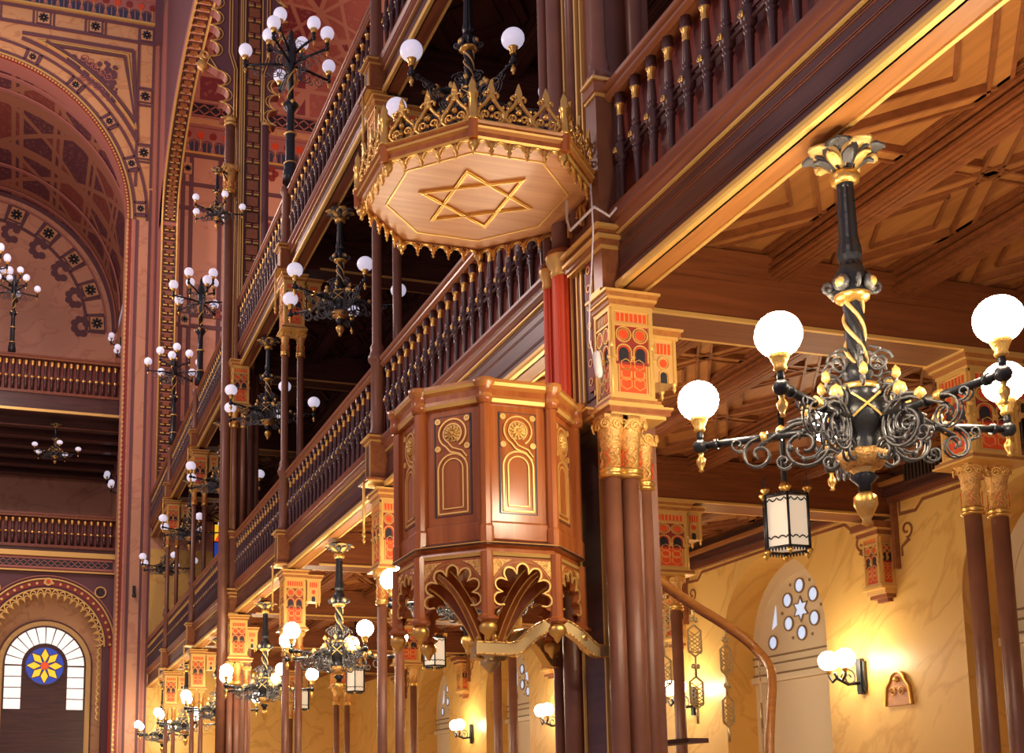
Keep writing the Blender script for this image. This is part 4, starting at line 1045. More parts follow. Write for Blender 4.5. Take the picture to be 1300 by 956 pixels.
        m = MB(); m.M = R_; m.lathe([(.03, .06), (.042, .08), (.036, .10), (.055, .14), (.065, .165), (.06, .18), (.03, .185)], (1.06, 0, -.06), 14, mat='gold'); m.build('gallery_cup', arm)
        m = MB(); m.M = R_; m.lathe([(.02, -.05), (.014, -.07), (.034, -.10), (.03, -.13), (.012, -.165), (.02, -.18), (.002, -.19)], (1.06, 0, -.10), 10, mat='gold')
        m.build('gilt_drop', arm)
        m = MB(); m.M = R_; m.tube([(.60, 0, -.10), (.64, 0, -.10)], .042, 'gold', 10); m.build('gilt_collar', arm)
        m = MB(); m.M = R_; m.lathe([(.002, -.05), (.045, 0), (.035, .045), (.002, .07)], (.33, 0, .03), 8, mat='gold_paint'); m.build('gilt_bud', arm)
        m = MB(); m.M = R_; m.lathe([(.002, -.04), (.038, 0), (.028, .03), (.002, .05)], (.52, -.05, -.06), 8, mat='gold_paint'); m.build('gilt_bud', arm)
        g = inst(D_LIT, 'globe', arm, (1.06*math.cos(a), 1.06*math.sin(a), .235)); g['label'] = 'lit white glass globe'
    return e
ch0 = chandelier((5.32, 6.55, 4.27), 'large black and gilt chandelier with glowing globes at right', 'lit chandeliers along the lower gallery front')
W7 = ['seen through the pulpit arches', 'first left of pulpit', 'second left of pulpit', 'third left of pulpit', 'fourth left of pulpit', 'closest to end wall']
for i in range(0, 6):
    copy_tree(ch0, (5.3, YP(i) + 3.25 + (.6 if i == 0 else .3), 4.27), label='lit black and gilt chandelier under the lower gallery, ' + W7[i])
unlit = {D_LIT.name: D_OFF}
W8 = ['behind the gilt crown', 'first left of canopy', 'second left of canopy', 'third left of canopy', 'fourth left of canopy', 'closest to end wall']
for i in range(0, 6):
    c = copy_tree(ch0, (5.3, YP(i) + 3.5, 12.36 - 1.92*.90), label='unlit black chandelier under the upper gallery, ' + W8[i], swap=unlit); c.scale = (1, 1, .90)
    c['group'] = 'unlit chandeliers along the upper gallery front'
cz_ = copy_tree(ch0, (1.15, 51.6, 16.4), label='small unlit chandelier hanging under the upper end wall balcony', swap=unlit); cz_.scale = (.9, .9, .66); del cz_['group']

# ------------------------------------------------------------------ standing candelabra on the upper gallery rail
def candelabrum(loc, label, grp):
    e = empty('candelabrum', loc, label, 'candelabrum', grp)
    m = MB(); m.lathe([(.16, 0), (.15, .25), (.12, .3), (.14, .36), (.12, .42), (.10, .5), (.095, 1.0), (.11, 1.05), (.11, 1.1), (.085, 1.15), (.08, 1.55), (.12, 1.62), (.17, 1.70), (.10, 1.80), (.07, 1.84)], n=12, mat='iron_black'); m.build('shaft', e)
    m = MB()
    for z in (.42, 1.07): m = MB(); m.lathe([(.10, -.03), (.14, 0), (.10, .03)], (0, 0, z), 12, mat='gold_paint'); m.build('gilt_ring', e)
    for k in range(4): m = MB(); m.lathe([(.004, -.05), (.05, 0), (.004, .05)], (.16*math.cos(PI/2*k), .16*math.sin(PI/2*k), 1.72), 6, mat='gold_paint'); m.build('gilt_stud', e)
    m = MB()
    for j in range(2): m.tube([(.075*math.cos(.4*q + PI*j), .075*math.sin(.4*q + PI*j), 1.86 + .045*q) for q in range(16)], .02, 'gold_paint', 4)
    m.build('gilt_twist', e)
    m = MB(); m.lathe([(.06, 1.84), (.055, 2.5), (.10, 2.56), (.12, 2.7), (.13, 2.85), (.10, 3.1), (.07, 3.2), (.05, 3.35), (.005, 3.45)], n=12, mat='iron_black'); m.build('stem', e)
    def arms(n, R, z, zg, ph, big):
        for k in range(n):
            a = 2*PI*k/n + ph; Rm_ = Matrix.Rotation(a, 4, 'Z'); m = MB(); m.M = Rm_
            m.tube([(.08, 0, z + (0 if big else -.25)), (R*.5, 0, z + (0.02 if big else -.12)), (R, 0, z)], .028, 'iron_black', 6)
            m.lathe([(.03, -.05), (.05, 0), (.03, .06), (.05, .1)], (R, 0, z), 8, mat='iron_black')
            m.M = Rm_ @ T(0, 0, z - .02) ; scroll_plate(m, 1.0 if big else .5, 4)
            arm = m.build('arm', e)
            g = MB(); g.M = Rm_; g.lathe([(.03, .1), (.06, .15), (.075, .2), (.04, .22)], (R, 0, z), 10, mat='gold'); g.build('gilt_cup', arm); g = MB(); g.M = Rm_; g.lathe([(.02, -.05), (.035, -.1), (.004, -.2)], (R, 0, z), 8, mat='gold'); g.build('gilt_drop', arm)
            s_ = inst(D_OFF, 'globe', arm, (R*math.cos(a), R*math.sin(a), z + .33)); s_['label'] = 'unlit white glass globe'
    arms(5, .95, 2.62, 0, .35, True); arms(4, .52, 3.10, 0, .9, False)
    return e
cd = candelabrum((4.95, YP(2) - .3, 14.2), 'black branched candelabrum with white globes on the upper rail, nearest one', 'candelabra on the upper gallery rail')
for i, t in ((3.9, 'second one along'), (4.9, 'farthest one, next to the end wall')):
    c = copy_tree(cd, (4.95, YP(i), 14.2), .5 + i, 'branched black candelabrum with white globes on upper rail, ' + t)
c = copy_tree(cd, (-.78, 50.4, 20.2), 1.1, 'black branched candelabrum standing on the upper end wall balcony'); del c['group']
c = copy_tree(cd, (-1.9, 50.42, 20.17), .2, 'taller branched candelabrum cut off by the left edge above the balcony'); c.scale = (1.1, 1.1, 1.3); del c['group']
# hanging lamp in front of the gallery end wall
c = copy_tree(cz_, (4.32, 28.35, 16.3), label='unlit black lamp cluster bracketed from the far pier, left side'); c.scale = (.6, .6, .6)
m = MB(); m.tube([(0, 0, 1.88), (0, 0, 1.98), (.25, .3, 2.02), (.62, .72, 2.02)], .05, 'iron_black', 8); m.tube([(.62, .72, 1.6), (.3, .36, 1.95), (.12, .14, 2.0)], .03, 'iron_black', 6); m.build('support_arm', c)
# sconces of the end wall
def sconce(loc, label, grp, n=2, swap=None, rz=0):
    e = empty('wall_sconce', loc, label, 'wall lamp', grp, rz)
    m = MB(); m.box(-.05, 0, -.1, .1, -.25, .25, 'iron_black'); m.box(-.08, 0, -.05, .05, -.3, .3, 'iron_black'); m.tube([(0, 0, -.1), (-.3, 0, -.14), (-.5, 0, -.05), (-.55, 0, .05)], .03, 'iron_black', 6)
    m.M = FR((-.02, 0, -.05), (-1,0,0), (0,-1,0)); m.tube([(x, 0, z) for x, z in spiral(.25, .02, .16, .03, 0, 1.5, 18)], .016, 'iron_cast', 5); m.M = Matrix.Identity(4)
    m.build('bracket', e)
    for k in range(n):
        dy = (k - (n-1)/2) * .42
        m = MB(); m.tube([(-.5, 0, -.03), (-.5, dy*.6, -.10), (-.5, dy, 0), (-.5, dy, .06)], .022, 'iron_black', 6); arm = m.build('arm', e)
        m = MB(); m.lathe([(.03, .05), (.055, .1), (.06, .15), (.03, .17)], (-.5, dy, 0), 10, mat='gold'); m.build('gilt_cup', arm)
        inst(swap or D_OFF, 'globe', arm, (-.5, dy, .27), None)
    return e
sconce((4.15, 56.5, 23.4), 'upper twin globe sconce high on the vault side wall', 'twin globe sconces in the end recess', 2)
for z, y, t in ((21.2, 52.2, 'twin globe sconce just above the upper balcony rail'), (16.6, 56.5, 'twin globe sconce in the dark recess under the upper balcony'), (15.4, 53.5, 'twin globe sconce just above the lower balcony rail')):
    sconce((4.15, y, z), t, 'twin globe sconces in the end recess', 2)
sconce((13.68, 17.2, 3.75), 'pair of glowing globes on a sconce below the star window', 'lit sconces on the yellow wall', 2, D_SC)
for i in (2, 3, 4): sconce((13.68, YP(i) - .5, 3.75), 'glowing twin globe sconce on the yellow wall, bay %s beyond the star window' % ['', '', 'one', 'two', 'three'][i], 'lit sconces on the yellow wall', 2, D_SC)

# ------------------------------------------------------------------ aisle lanterns
def lantern(loc, label, grp):
    e = empty('hanging_lantern', loc, label, 'lantern', grp)
    R, h = .27, .62
    m = MB(); m.tube([(0, 0, h + .12), (0, 0, 7.0 - loc[2])], .035, 'iron_black', 8); m.lathe([(.05, h + .1), (.07, h + .14), (.035, h + .2)], n=10, mat='gold'); m.build('drop_rod', e)
    P = oct_pts(R, 6, 0)
    m = MB()
    for k in range(6):
        a, b = Vector((*P[k], 0)), Vector((*P[(k+1) % 6], 0)); d = (b - a).normalized(); nrm = Vector((d.y, -d.x, 0))
        m.tube([(a.x, a.y, -.02), (a.x, a.y, h + .06)], .016, 'iron_black', 6)
        for z in (0, h): m.tube([(a.x, a.y, z), (b.x, b.y, z)], .016, 'iron_black', 5)
        L_ = (b - a).length; F = FR((a.x, a.y, 0), d, (0,0,1))
        m.tube([F @ Vector((L_*q/12, h - .04 - .035*abs(math.cos(PI*q/4)), .0)) for q in range(13)], .009, 'iron_black', 4)
        m.tube([F @ Vector((L_*q/12, .10 + .03*abs(math.cos(PI*q/4)), .0)) for q in range(13)], .009, 'iron_black', 4)
        for q in range(7):
            p = F @ Vector((L_*(q + .5)/7, 0, 0)); m.lathe([(.004, -.05), (.014, -.02), (.008, 0)], p, 5, mat='iron_black'); m.lathe([(.012, 0), (.012, .03), (.002, .05)], (p.x, p.y, h), 5, mat='iron_black')
    fr = m.build('frame', e)
    m = MB()
    for k in range(6):
        a = P[k]; m = MB(); m.lathe([(.02, 0), (.03, .02), (.055, .05), (.05, .07), (.02, .075)], (a[0], a[1], h + .02), 8, mat='gold'); m.tube([(a[0], a[1], h + .08), (a[0], a[1], h + .26)], .007, 'iron_black', 4); m.build('gilt_finial', fr); m = MB(); m.lathe([(.02, .0), (.04, -.03), (.02, -.05), (.004, -.08)], (a[0], a[1], -.02), 8, mat='gold'); m.build('gilt_drop', fr)
    m = MB(); oct_ring(m, [(R - .02, .02, 'lantern_glass'), (R - .02, h - .02, 'lantern_glass')], None, 6, 0); g = m.build('glass_body', e); g['label'] = 'frosted white glass panes'
    return e
ln = lantern((8.62, 12.0, 4.6), 'six sided black lantern with frosted panes hanging below the large chandelier', 'aisle lanterns')
for k, t in enumerate(('second along, hidden by the big pier', 'seen through the pulpit arches', 'fourth along, left of the pulpit', 'farthest of the row')): copy_tree(ln, (8.75, 12 + 6.45*(k+1), 4.6), .2, 'six sided black aisle lantern with frosted panes, ' + t)

# ------------------------------------------------------------------ the pulpit
PX, PY_ = 3.96, 9.82
pul = empty('pulpit', (PX, PY_, 2.8), 'octagonal carved wooden pulpit with gilt panels standing out from the pier', 'pulpit')
Z0 = 2.8
def pz(z): return z - Z0
R1 = .785
m = MB(); oct_ring(m, [(R1 - .02, pz(3.70), 'wood_pulpit'), (R1 - .02, pz(5.05), 'wood_pulpit')], None, caps=True); m.build('body', pul)
m = MB()
oct_ring(m, [(R1, pz(4.99), 'wood_pulpit'), (R1 + .02, pz(5.0), 'gold_paint'), (R1 + .035, pz(5.03), 'wood_pulpit_rail'), (R1 + .03, pz(5.06), 'wood_pulpit'), (R1 + .03, pz(5.11), 'wood_pulpit_rail'), (R1 + .06, pz(5.135), 'gold_paint'), (R1 + .075, pz(5.16), 'wood_pulpit_rail'), (R1 + .07, pz(5.19), 'wood_pulpit_rail'), (R1 - .05, pz(5.20), 'wood_pulpit_rail')], None)
for x, y in oct_pts(R1 + .012): m.lathe([(.06, pz(4.98), 'wood_pulpit'), (.075, pz(5.03), 'wood_pulpit_rail'), (.07, pz(5.06), 'wood_pulpit'), (.07, pz(5.12), 'wood_pulpit_rail'), (.095, pz(5.15), 'wood_pulpit_rail'), (.095, pz(5.19), 'wood_pulpit_rail'), (.05, pz(5.2), 'wood_pulpit_rail')], (x, y, 0), 8)
m.build('cornice', pul)
m = MB()
for x, y in oct_pts(R1): m.lathe([(.062, pz(3.78), 'wood_pulpit'), (.062, pz(3.93), 'wood_pulpit'), (.05, pz(3.95), 'wood_pulpit'), (.05, pz(4.99), 'wood_pulpit')], (x, y, 0), 8, ph=PI/8, smooth=False)
m.build('corner_post', pul)
m = MB(); oct_ring(m, [(R1, pz(3.84), 'wood_pulpit'), (R1 + .0, pz(3.97), 'wood_pulpit'), (R1 - .01, pz(3.985), 'wood_dark'), (R1 - .02, pz(3.99), 'wood_pulpit')], None, caps=False)
oct_ring(m, [(R1, pz(3.76), 'wood_pulpit'), (R1 + .05, pz(3.775), 'wood_dark'), (R1 + .07, pz(3.79), 'gold_paint'), (R1 + .06, pz(3.80), 'wood_dark'), (R1 + .01, pz(3.83), 'wood_pulpit'), (R1, pz(3.84), 'wood_pulpit')], None)
oct_ring(m, [(R1, pz(3.68), 'wood_pulpit'), (R1 + .02, pz(3.69), 'gold_paint'), (R1 + .03, pz(3.71), 'gold_paint'), (R1 + .01, pz(3.725), 'wood_pulpit'), (R1, pz(3.77), 'wood_pulpit')], None)
m.build('base_moulding', pul)
def rosette(mb, F, r, n=12):
    old = mb.M; mb.M = old @ F
    mb.prism(arc(0, 0, r, 0, 360, 24)[:-1], Matrix.Identity(4), .008, 'gilding')
    for k in range(n):
        a = 2*PI*k/n; c, s = math.cos(a), math.sin(a)
        rings = []
        for q in range(5):
            t = q/4; rr = r*(.22 + .76*t); ww = r*.2*math.sin(PI*(.25 + .62*t)); z = .012 + .022*math.sin(PI*(.2 + .7*t))
            rings.append([(rr*c - s*ww, rr*s + c*ww, .006), (rr*c, rr*s, z), (rr*c + s*ww, rr*s - c*ww, .006)])
        mb.loft(rings, 'gold_paint', True, True, True)
    mb.lathe([(r*.26, .0), (r*.26, .02), (r*.18, .035), (.003, .042)], n=12, mat='gold_paint'); mb.M = old
side_w = 2*R1*math.sin(PI/8); ap = (R1 - .02)*math.cos(PI/8)
for k in range(8):
    a = math.radians(45*k); nrm = Vector((math.cos(a), math.sin(a), 0)); u = Vector((-nrm.y, nrm.x, 0))
    F = FR((nrm.x*ap, nrm.y*ap, 0), u, (0,0,1)); I = Matrix.Identity(4)
    m = MB(); m.M = F; z1, z0 = pz(4.93), pz(4.06); hw = .165
    m.strip([(-hw, z0), (hw, z0), (hw, z1), (-hw, z1)], .010, I, .006, 'paint_black', True)
    m.prism([(-hw, z0), (hw, z0), (hw, z1), (-hw, z1)], I, .003, 'wood_pulpit')
    pan = m.build('panel', pul)
    g = MB(); g.M = F; cz = pz(4.775); rr = .125; az = pz(4.46)
    for q, w_ in ((0, .013), (.042, .010)):     # interlaced band: ring above, round headed frame below
        g.strip(arc(0, cz, rr - q, -60, 240, 26), w_, I, .016, 'gold_paint')
        hwf = .135 - q
        g.strip([(hwf, z0 + .02 + q), (hwf, az)] + arc(0, az, hwf, 0, 180, 16) + [(-hwf, az), (-hwf, z0 + .02 + q)], w_, I, .014, 'gold_paint')
        g.strip([(-hwf - .005, z0 + .022 + q), (hwf + .005, z0 + .022 + q)], w_, I, .014, 'gold_paint')
    g.strip([((rr)*math.cos(math.radians(240)), cz + rr*math.sin(math.radians(240))), (-.02, cz - .16), (.07, cz - .19), (.125, cz - .25)], .013, I, .018, 'gold_paint')
    g.strip([((rr-.042)*math.cos(math.radians(240)), cz + (rr-.042)*math.sin(math.radians(240))), (.0, cz - .125), (.09, cz - .16), (.135, cz - .22)], .010, I, .018, 'gold_paint')
    for sx in (-1, 1):
        for zz in (cz + .115, cz - .125):
            g.strip(arc(sx*.135, zz, .020, 0, 360, 10)[:-1], .012, I, .018, 'gold_paint', True); g.prism(arc(sx*.135, zz, .012, 0, 360, 8)[:-1], I, .016, 'gilding')
    g.build('gilt_strapwork', pan)
    g = MB(); g.M = F; rosette(g, T(0, cz, .004), .074); g.build('rosette', pan)
# open arcade under the body
R2 = .80; ap2 = R2*math.cos(PI/8); hw2 = R2*math.sin(PI/8)
for k in range(8):
    a = math.radians(45*k); nrm = Vector((math.cos(a), math.sin(a), 0)); u = Vector((-nrm.y, nrm.x, 0)); F = FR((nrm.x*(ap2 - .04), nrm.y*(ap2 - .04), 0), u, (0,0,1)); I = Matrix.Identity(4)
    zt, zc_, zb = pz(3.68), pz(3.37), pz(3.10)
    fo = foil(hw2 - .045, .075, 7, -28, 208, 8, 0, zc_)
    def bnd(x, z):
        dx, dz = x, z - zc_; s_ = 1e9
        if abs(dx) > 1e-6: s_ = min(s_, hw2/abs(dx))
        if dz > 1e-6: s_ = min(s_, (zt - zc_)/dz)
        if dz < -1e-6: s_ = min(s_, (zc_ - zb)/-dz)
        return (dx*s_, zc_ + dz*s_)
    m = MB(); m.M = F; B_ = [bnd(*p) for p in fo]
    for q in range(len(fo) - 1):
        for d in (0, .05): m.quad([(*fo[q], d), (*B_[q], d), (*B_[q+1], d), (*fo[q+1], d)], 'wood_pulpit')
        m.quad([(*fo[q], 0), (*fo[q+1], 0), (*fo[q+1], .05), (*fo[q], .05)], 'wood_pulpit')
    ar = m.build('arcade_board', pul)
    g = MB(); g.M = F; g.strip(fo, .014, T(0, 0, .05), .014, 'gold_paint')
    g.strip(arc(0, zc_, hw2 - .03, 5, 175, 20), .010, T(0, 0, .05), .006, 'wood_pulpit_rail')
    for sx in (-1, 1):
        g.prism([(sx*(hw2-.05), zt - .02), (sx*.09, zt - .02), (sx*.16, zt - .055), (sx*.21, zt - .11), (sx*(hw2-.05), zt - .17)], T(0,0,.05), .006, 'carved_gilt')
        g.tube([(sx*x, z, .058) for x, z in spiral(.205, zt - .06, .03, .006, 0, 1.4, 12)], .005, 'gold_paint', 4)
    g.build('gilt_cusping', ar)
for k, (x, y) in enumerate(oct_pts(R2)):
    m = MB(); m.lathe([(.055, pz(3.16)), (.052, pz(3.72))], (x, y, 0), 8, mat='wood_pulpit', ph=PI/8, smooth=False)
    m.lathe([(.06, pz(3.14)), (.085, pz(3.155)), (.085, pz(3.175)), (.055, pz(3.20))], (x, y, 0), 8, mat='wood_pulpit', ph=PI/8, smooth=False); po = m.build('pendant_post', pul)
    g = MB(); g.lathe([(.003, pz(2.98)), (.02, pz(3.0)), (.035, pz(3.03)), (.068, pz(3.06)), (.072, pz(3.10)), (.05, pz(3.14))], (x, y, 0), 14, mat='gold', flute=.06); g.build('gilt_drop', po)
    # curved rib down to the central boss
    m = MB(); rings = []
    d = Vector((x, y, 0)).normalized(); s_ = Vector((-d.y, d.x, 0))
    for q in range(13):
        t = q/12; r = .74 - .66*math.sin(t*PI/2)**.9 if t > 0 else .74; zz = pz(3.66) - .62*(1 - math.cos(t*PI/2)) - .02*t
        wd, ht = .034, .09
        r = .74 - .66*(t**.85); zz = pz(3.66) - .60*(t**1.9)
        c = d*r + Vector((0, 0, zz)); tang = (d*(-.66) + Vector((0,0,-.60*1.9*t**.9))).normalized(); n_ = tang.cross(s_)
        rings.append([c - s_*wd - n_*ht*.5, c + s_*wd - n_*ht*.5, c + s_*wd + n_*ht*.5, c - s_*wd + n_*ht*.5])
    m.loft(rings, 'wood_pulpit', True, True, False); rb = m.build('rib', pul)
    g = MB()
    for sg in (-1, 1):
        for nn_ in (0, 2): g.tube([r_[1 if sg > 0 else 0] if nn_ == 0 else r_[2 if sg > 0 else 3] for r_ in rings], .007, 'gold_paint', 4)
    g.build('gilt_edge', rb)
m = MB(); m.lathe([(.06, pz(2.98)), (.13, pz(3.0)), (.13, pz(3.05)), (.10, pz(3.07)), (.09, pz(3.25))], n=8, mat='wood_pulpit', smooth=False)
m.lathe([(.01, pz(2.80)), (.03, pz(2.82)), (.08, pz(2.87)), (.085, pz(2.90)), (.05, pz(2.93)), (.09, pz(2.96)), (.10, pz(2.99))], n=16, mat='brass_old', flute=.05); m.build('central_boss', pul)
m = MB()
for k in range(6): a = PI/3*k + .5; m.sphere((.14*math.cos(a), .14*math.sin(a), pz(3.06)), .035, 'gold', 8, 6); m.lathe([(.035, 0), (.02, .04), (.002, .07)], (.14*math.cos(a), .14*math.sin(a), pz(3.08)), 6, mat='gold')
m.build('gilt_buds', pul)
# wavy gilt brackets that tie the boss to the pier
def wavy(o, d, L_, name, parent, sc_=1.0):
    u = Vector(d).normalized(); F = FR(o, u, (0,0,1))
    pts = [(-.22*L_, -.0), (.12*L_, 0), (.22*L_, .05), (.34*L_, .15), (.47*L_, .215), (.60*L_, .21), (.74*L_, .13), (.84*L_, .04), (.90*L_, .0), (1.0*L_, 0)]
    # smooth the line
    P = []
    for k in range(len(pts) - 1):
        for q in range(4):
            t = q/4; p0, p1, p2, p3 = pts[max(k-1,0)], pts[k], pts[k+1], pts[min(k+2, len(pts)-1)]
            P.append(tuple(.5*(2*p1[i] + (-p0[i]+p2[i])*t + (2*p0[i]-5*p1[i]+4*p2[i]-p3[i])*t*t + (-p0[i]+3*p1[i]-3*p2[i]+p3[i])*t**3) for i in (0, 1)))
    P.append(pts[-1])
    m = MB(); m.M = F; m.strip(P, .10, T(0, 0, -.035), .07, 'brass_old')
    w_ = m.build(name, parent)
    g = MB(); g.M = F
    for off in (-.05, .05):
        Q = []
        for i in range(len(P)):
            t = Vector(P[min(i+1, len(P)-1)]) - Vector(P[max(i-1, 0)]); t.normalize(); Q.append((P[i][0] - t.y*off, P[i][1] + t.x*off))
        g.strip(Q, .012, T(0, 0, -.045), .09, 'gold')
        for i in range(1, len(Q)): g.sphere((Q[i][0], Q[i][1], .045), .010, 'gold', 6, 4)
    g.build('beaded_edge', w_)
    return w_
wavy((PX - .03 - PX, 9.52 - PY_, pz(2.98)), (1, -.05, 0), .98, 'wavy_bracket', pul)
wavy((PX + .05 - PX, 9.95 - PY_, pz(2.98)), (.9, .45, 0), .95, 'wavy_bracket', pul)
m = MB(); m.M = T(.98, -.36, pz(2.98)); m.box(-.02, .03, -.05, .06, -.22, .22, 'wood_rail')
for z in (-.15, 0, .15): m.sphere((0, -.055, z), .025, 'wood_dark', 8, 6)
m.build('fixing_plate', pul)

# ------------------------------------------------------------------ the sounding board over the pulpit
cx, cy, zc = 3.90, 9.80, 7.16
can = empty('pulpit_canopy', (cx, cy, zc), 'octagonal wooden sounding board with gilt crown and star above the pulpit', 'pulpit canopy')
m = MB(); oct_ring(m, [(1.04, .04, 'wood_underboard'), (1.04, .10, 'wood_underboard')], None); bd = m.build('underboard', can)
FB = FR((0, 0, .04), (1,0,0), (0,-1,0))   # looks down
m = MB()
m.strip([(x, -y) for x, y in oct_pts(.835)], .016, FB, .008, 'gold_paint', True); m.build('gilt_line', bd)
m = MB()
for ph in (0, 180):
    T3 = [(.53*math.cos(math.radians(ph + 120*k)), .53*math.sin(math.radians(ph + 120*k))) for k in range(3)]
    m.strip(T3, .034, FB, .020 if ph else .018, 'gold', True); m.strip(T3, .010, FB, .026, 'gold_paint', True)
m.build('six_pointed_star', bd)
m = MB()
oct_ring(m, [(1.03, .03, 'wood_pulpit'), (1.07, .035, 'gold_paint'), (1.09, .05, 'wood_pulpit'), (1.09, .09, 'wood_pulpit_rail'), (1.12, .11, 'gold_paint'), (1.13, .125, 'wood_pulpit'), (1.12, .15, 'wood_pulpit_rail'), (1.14, .165, 'gold_paint'), (1.13, .18, 'wood_pulpit'), (1.0, .19, 'wood_pulpit')], None, caps=False)
oct_ring(m, [(1.02, .18, 'wood_pulpit'), (1.02, .19, 'wood_pulpit')], None); m.build('cornice', can)
Rf = 1.06; hwf = Rf*math.sin(PI/8); apf = Rf*math.cos(PI/8); nA = 5
for k in range(8):
    a = math.radians(45*k); nrm = Vector((math.cos(a), math.sin(a), 0)); u = Vector((-nrm.y, nrm.x, 0)); F = FR((nrm.x*apf, nrm.y*apf, 0), u, (0,0,1)); I = Matrix.Identity(4)
    m = MB(); m.M = F; w_ = 2*hwf/nA
    for q in range(nA):
        c = -hwf + w_*(q + .5)
        m.strip(arc(c, -.03, w_*.42, 0, 180, 10), .014, T(0,0,-.012), .024, 'gold'); m.strip(arc(c, -.03, w_*.30, 10, 170, 8), .007, T(0,0,-.006), .012, 'gold_paint')
        if q: m.lathe([(.003, -.075), (.012, -.06), (.006, -.05), (.02, -.035), (.014, -.02), (.016, .0)], (0,0,0), 6, mat='gold') if False else None
    fr = m.build('fringe', can)
    for q in range(1, nA):
        g = MB(); c = Vector((nrm.x*apf, nrm.y*apf, 0)) + u*(-hwf + w_*q); g.lathe([(.003, -.105), (.014, -.09), (.006, -.075), (.022, -.055), (.014, -.035), (.018, -.01), (.012, .03)], (c.x, c.y, 0), 8, mat='gold')
        g.build('fringe_drop', fr)
    # cresting: three heart shaped openwork leaves each side
    m = MB(); Rc = 1.09; hc = Rc*math.sin(PI/8); F2 = FR((nrm.x*Rc*math.cos(PI/8), nrm.y*Rc*math.cos(PI/8), .18), u, (0,0,1)); m.M = F2
    for q in range(3):
        c = (-hc + .04) + (2*hc - .08)*(q + .5)/3; h_ = .40
        def tb(P, r, n=6): m.tube([(c + x, z, 0) for x, z in P], r, 'gold', n)
        for s_ in (-1, 1):
            tb([(s_*.02, .0), (s_*.085, .015), (s_*.125, .06), (s_*.11, .12), (s_*.06, .17), (s_*.025, .22), (s_*.015, .27)], .017)
            tb([(s_*x, z) for x, z in spiral(.052, .075, .042, .010, -60, 1.3, 14)], .011, 5)
            tb([(s_*.012, .27), (s_*.045, .285), (s_*.065, .265), (s_*.055, .24)], .014, 5)
            m.sphere((c + s_*.105, .155, .01), .014, 'gold', 6, 4)
        m.sphere((c, .135, .005), .026, 'gold', 8, 6); m.sphere((c, .06, .01), .018, 'gold', 6, 4)
        old = m.M; m.M = F2 @ FR((c, 0, 0), (1,0,0), (0,0,-1)) 
        m.M = F2 @ Matrix.Rotation(-PI/2, 4, 'X') @ T(0, 0, 0)
        m.M = F2
        m.prism([(c - .012, .22), (c - .03, .30), (c - .022, .335), (c, .40), (c + .022, .335), (c + .03, .30), (c + .012, .22)], T(0, 0, -.014), .028, 'gold')
    m.box(-hc, hc, -.01, .012, -.015, .015, 'gold'); m.build('cresting', can)
for k, (x, y) in enumerate(oct_pts(1.10)):
    m = MB(); m.lathe([(.05, .17), (.055, .19), (.04, .21), (.036, .38), (.05, .40), (.045, .43), (.03, .46), (.032, .50), (.003, .58)], (x, y, 0), 8, mat='gold', flute=.08); m.build('corner_pinnacle', can)
    m = MB(); m.lathe([(.04, .02, 'wood_pulpit'), (.045, .18, 'wood_pulpit')], (x, y, 0), 8, smooth=False); m.lathe([(.003, -.11, 'gold'), (.02, -.09, 'gold'), (.012, -.075, 'gold'), (.045, -.04, 'gold'), (.05, -.015, 'gold'), (.035, .0, 'gold'), (.04, .03, 'gold')], (x*.97, y*.97, 0), 10); m.build('corner_drop', can)
m = MB(); m.box(.85, 1.05, -.35, .35, .06, .16, 'wood_pulpit'); m.build('wall_bracket', can)
# little spotlights on top
for k, (x, y, t) in enumerate(((4.20, 9.05, 'left'), (4.42, 9.10, 'right'))):
    e = empty('spotlight', (x, y, 7.36), 'small black spotlight on the canopy behind the gilt crown, %s of two' % t, 'spotlight', 'spotlights on the canopy')
    m = MB(); m.box(-.055, .055, -.05, .08, .10, .22, 'lamp_body'); m.box(-.02, .02, -.01, .03, 0, .1, 'lamp_body'); m.build('housing', e)
    m = MB(); m.M = FR((0, -.05, .16), (1,0,0), (0,0,1)); m.lathe([(.045, 0, 'lamp_body'), (.045, .012, 'lamp_body'), (.03, .012, 'iron_cast'), (.003, .004, 'iron_cast')], n=14); m.build('lens', e)

# ------------------------------------------------------------------ white cable and its handset
e = empty('cable', (4.62, 8.98, 5.3), 'white electrical cable with a hanging white adapter in front of the pier', 'cable')
m = MB(); m.tube([(4.65 - 4.62, 0, 7.04 - 5.3), (4.66-4.62, 0, 6.6-5.3), (4.64 - 4.62, 0, 6.34 - 5.3), (4.60 - 4.62, 0, 5.9 - 5.3), (4.59 - 4.62, 0, 5.6 - 5.3), (4.62 - 4.62, 0, 5.47 - 5.3)], .008, 'cable_white', 6); m.build('cord', e)
m = MB(); m.tube([(.02, .0, .2), (.03, 0, .19), (.05, 0, .0), (.055, 0, -.03)], [.02, .036, .036, .02], 'cable_white', 8); m.build('adapter', e)
m = MB(); m.tube([(4.99, 9.02, 6.97), (4.86, 9.05, 6.80), (4.74, 9.1, 6.90), (4.70, 9.5, 6.86), (4.71, 9.58, 7.0), (4.72, 9.6, 7.6)], .014, 'cable_white', 5)
tag(m.build('cable_duct'), 'thin white cable bent round the pier moulding at gallery floor', 'cable')

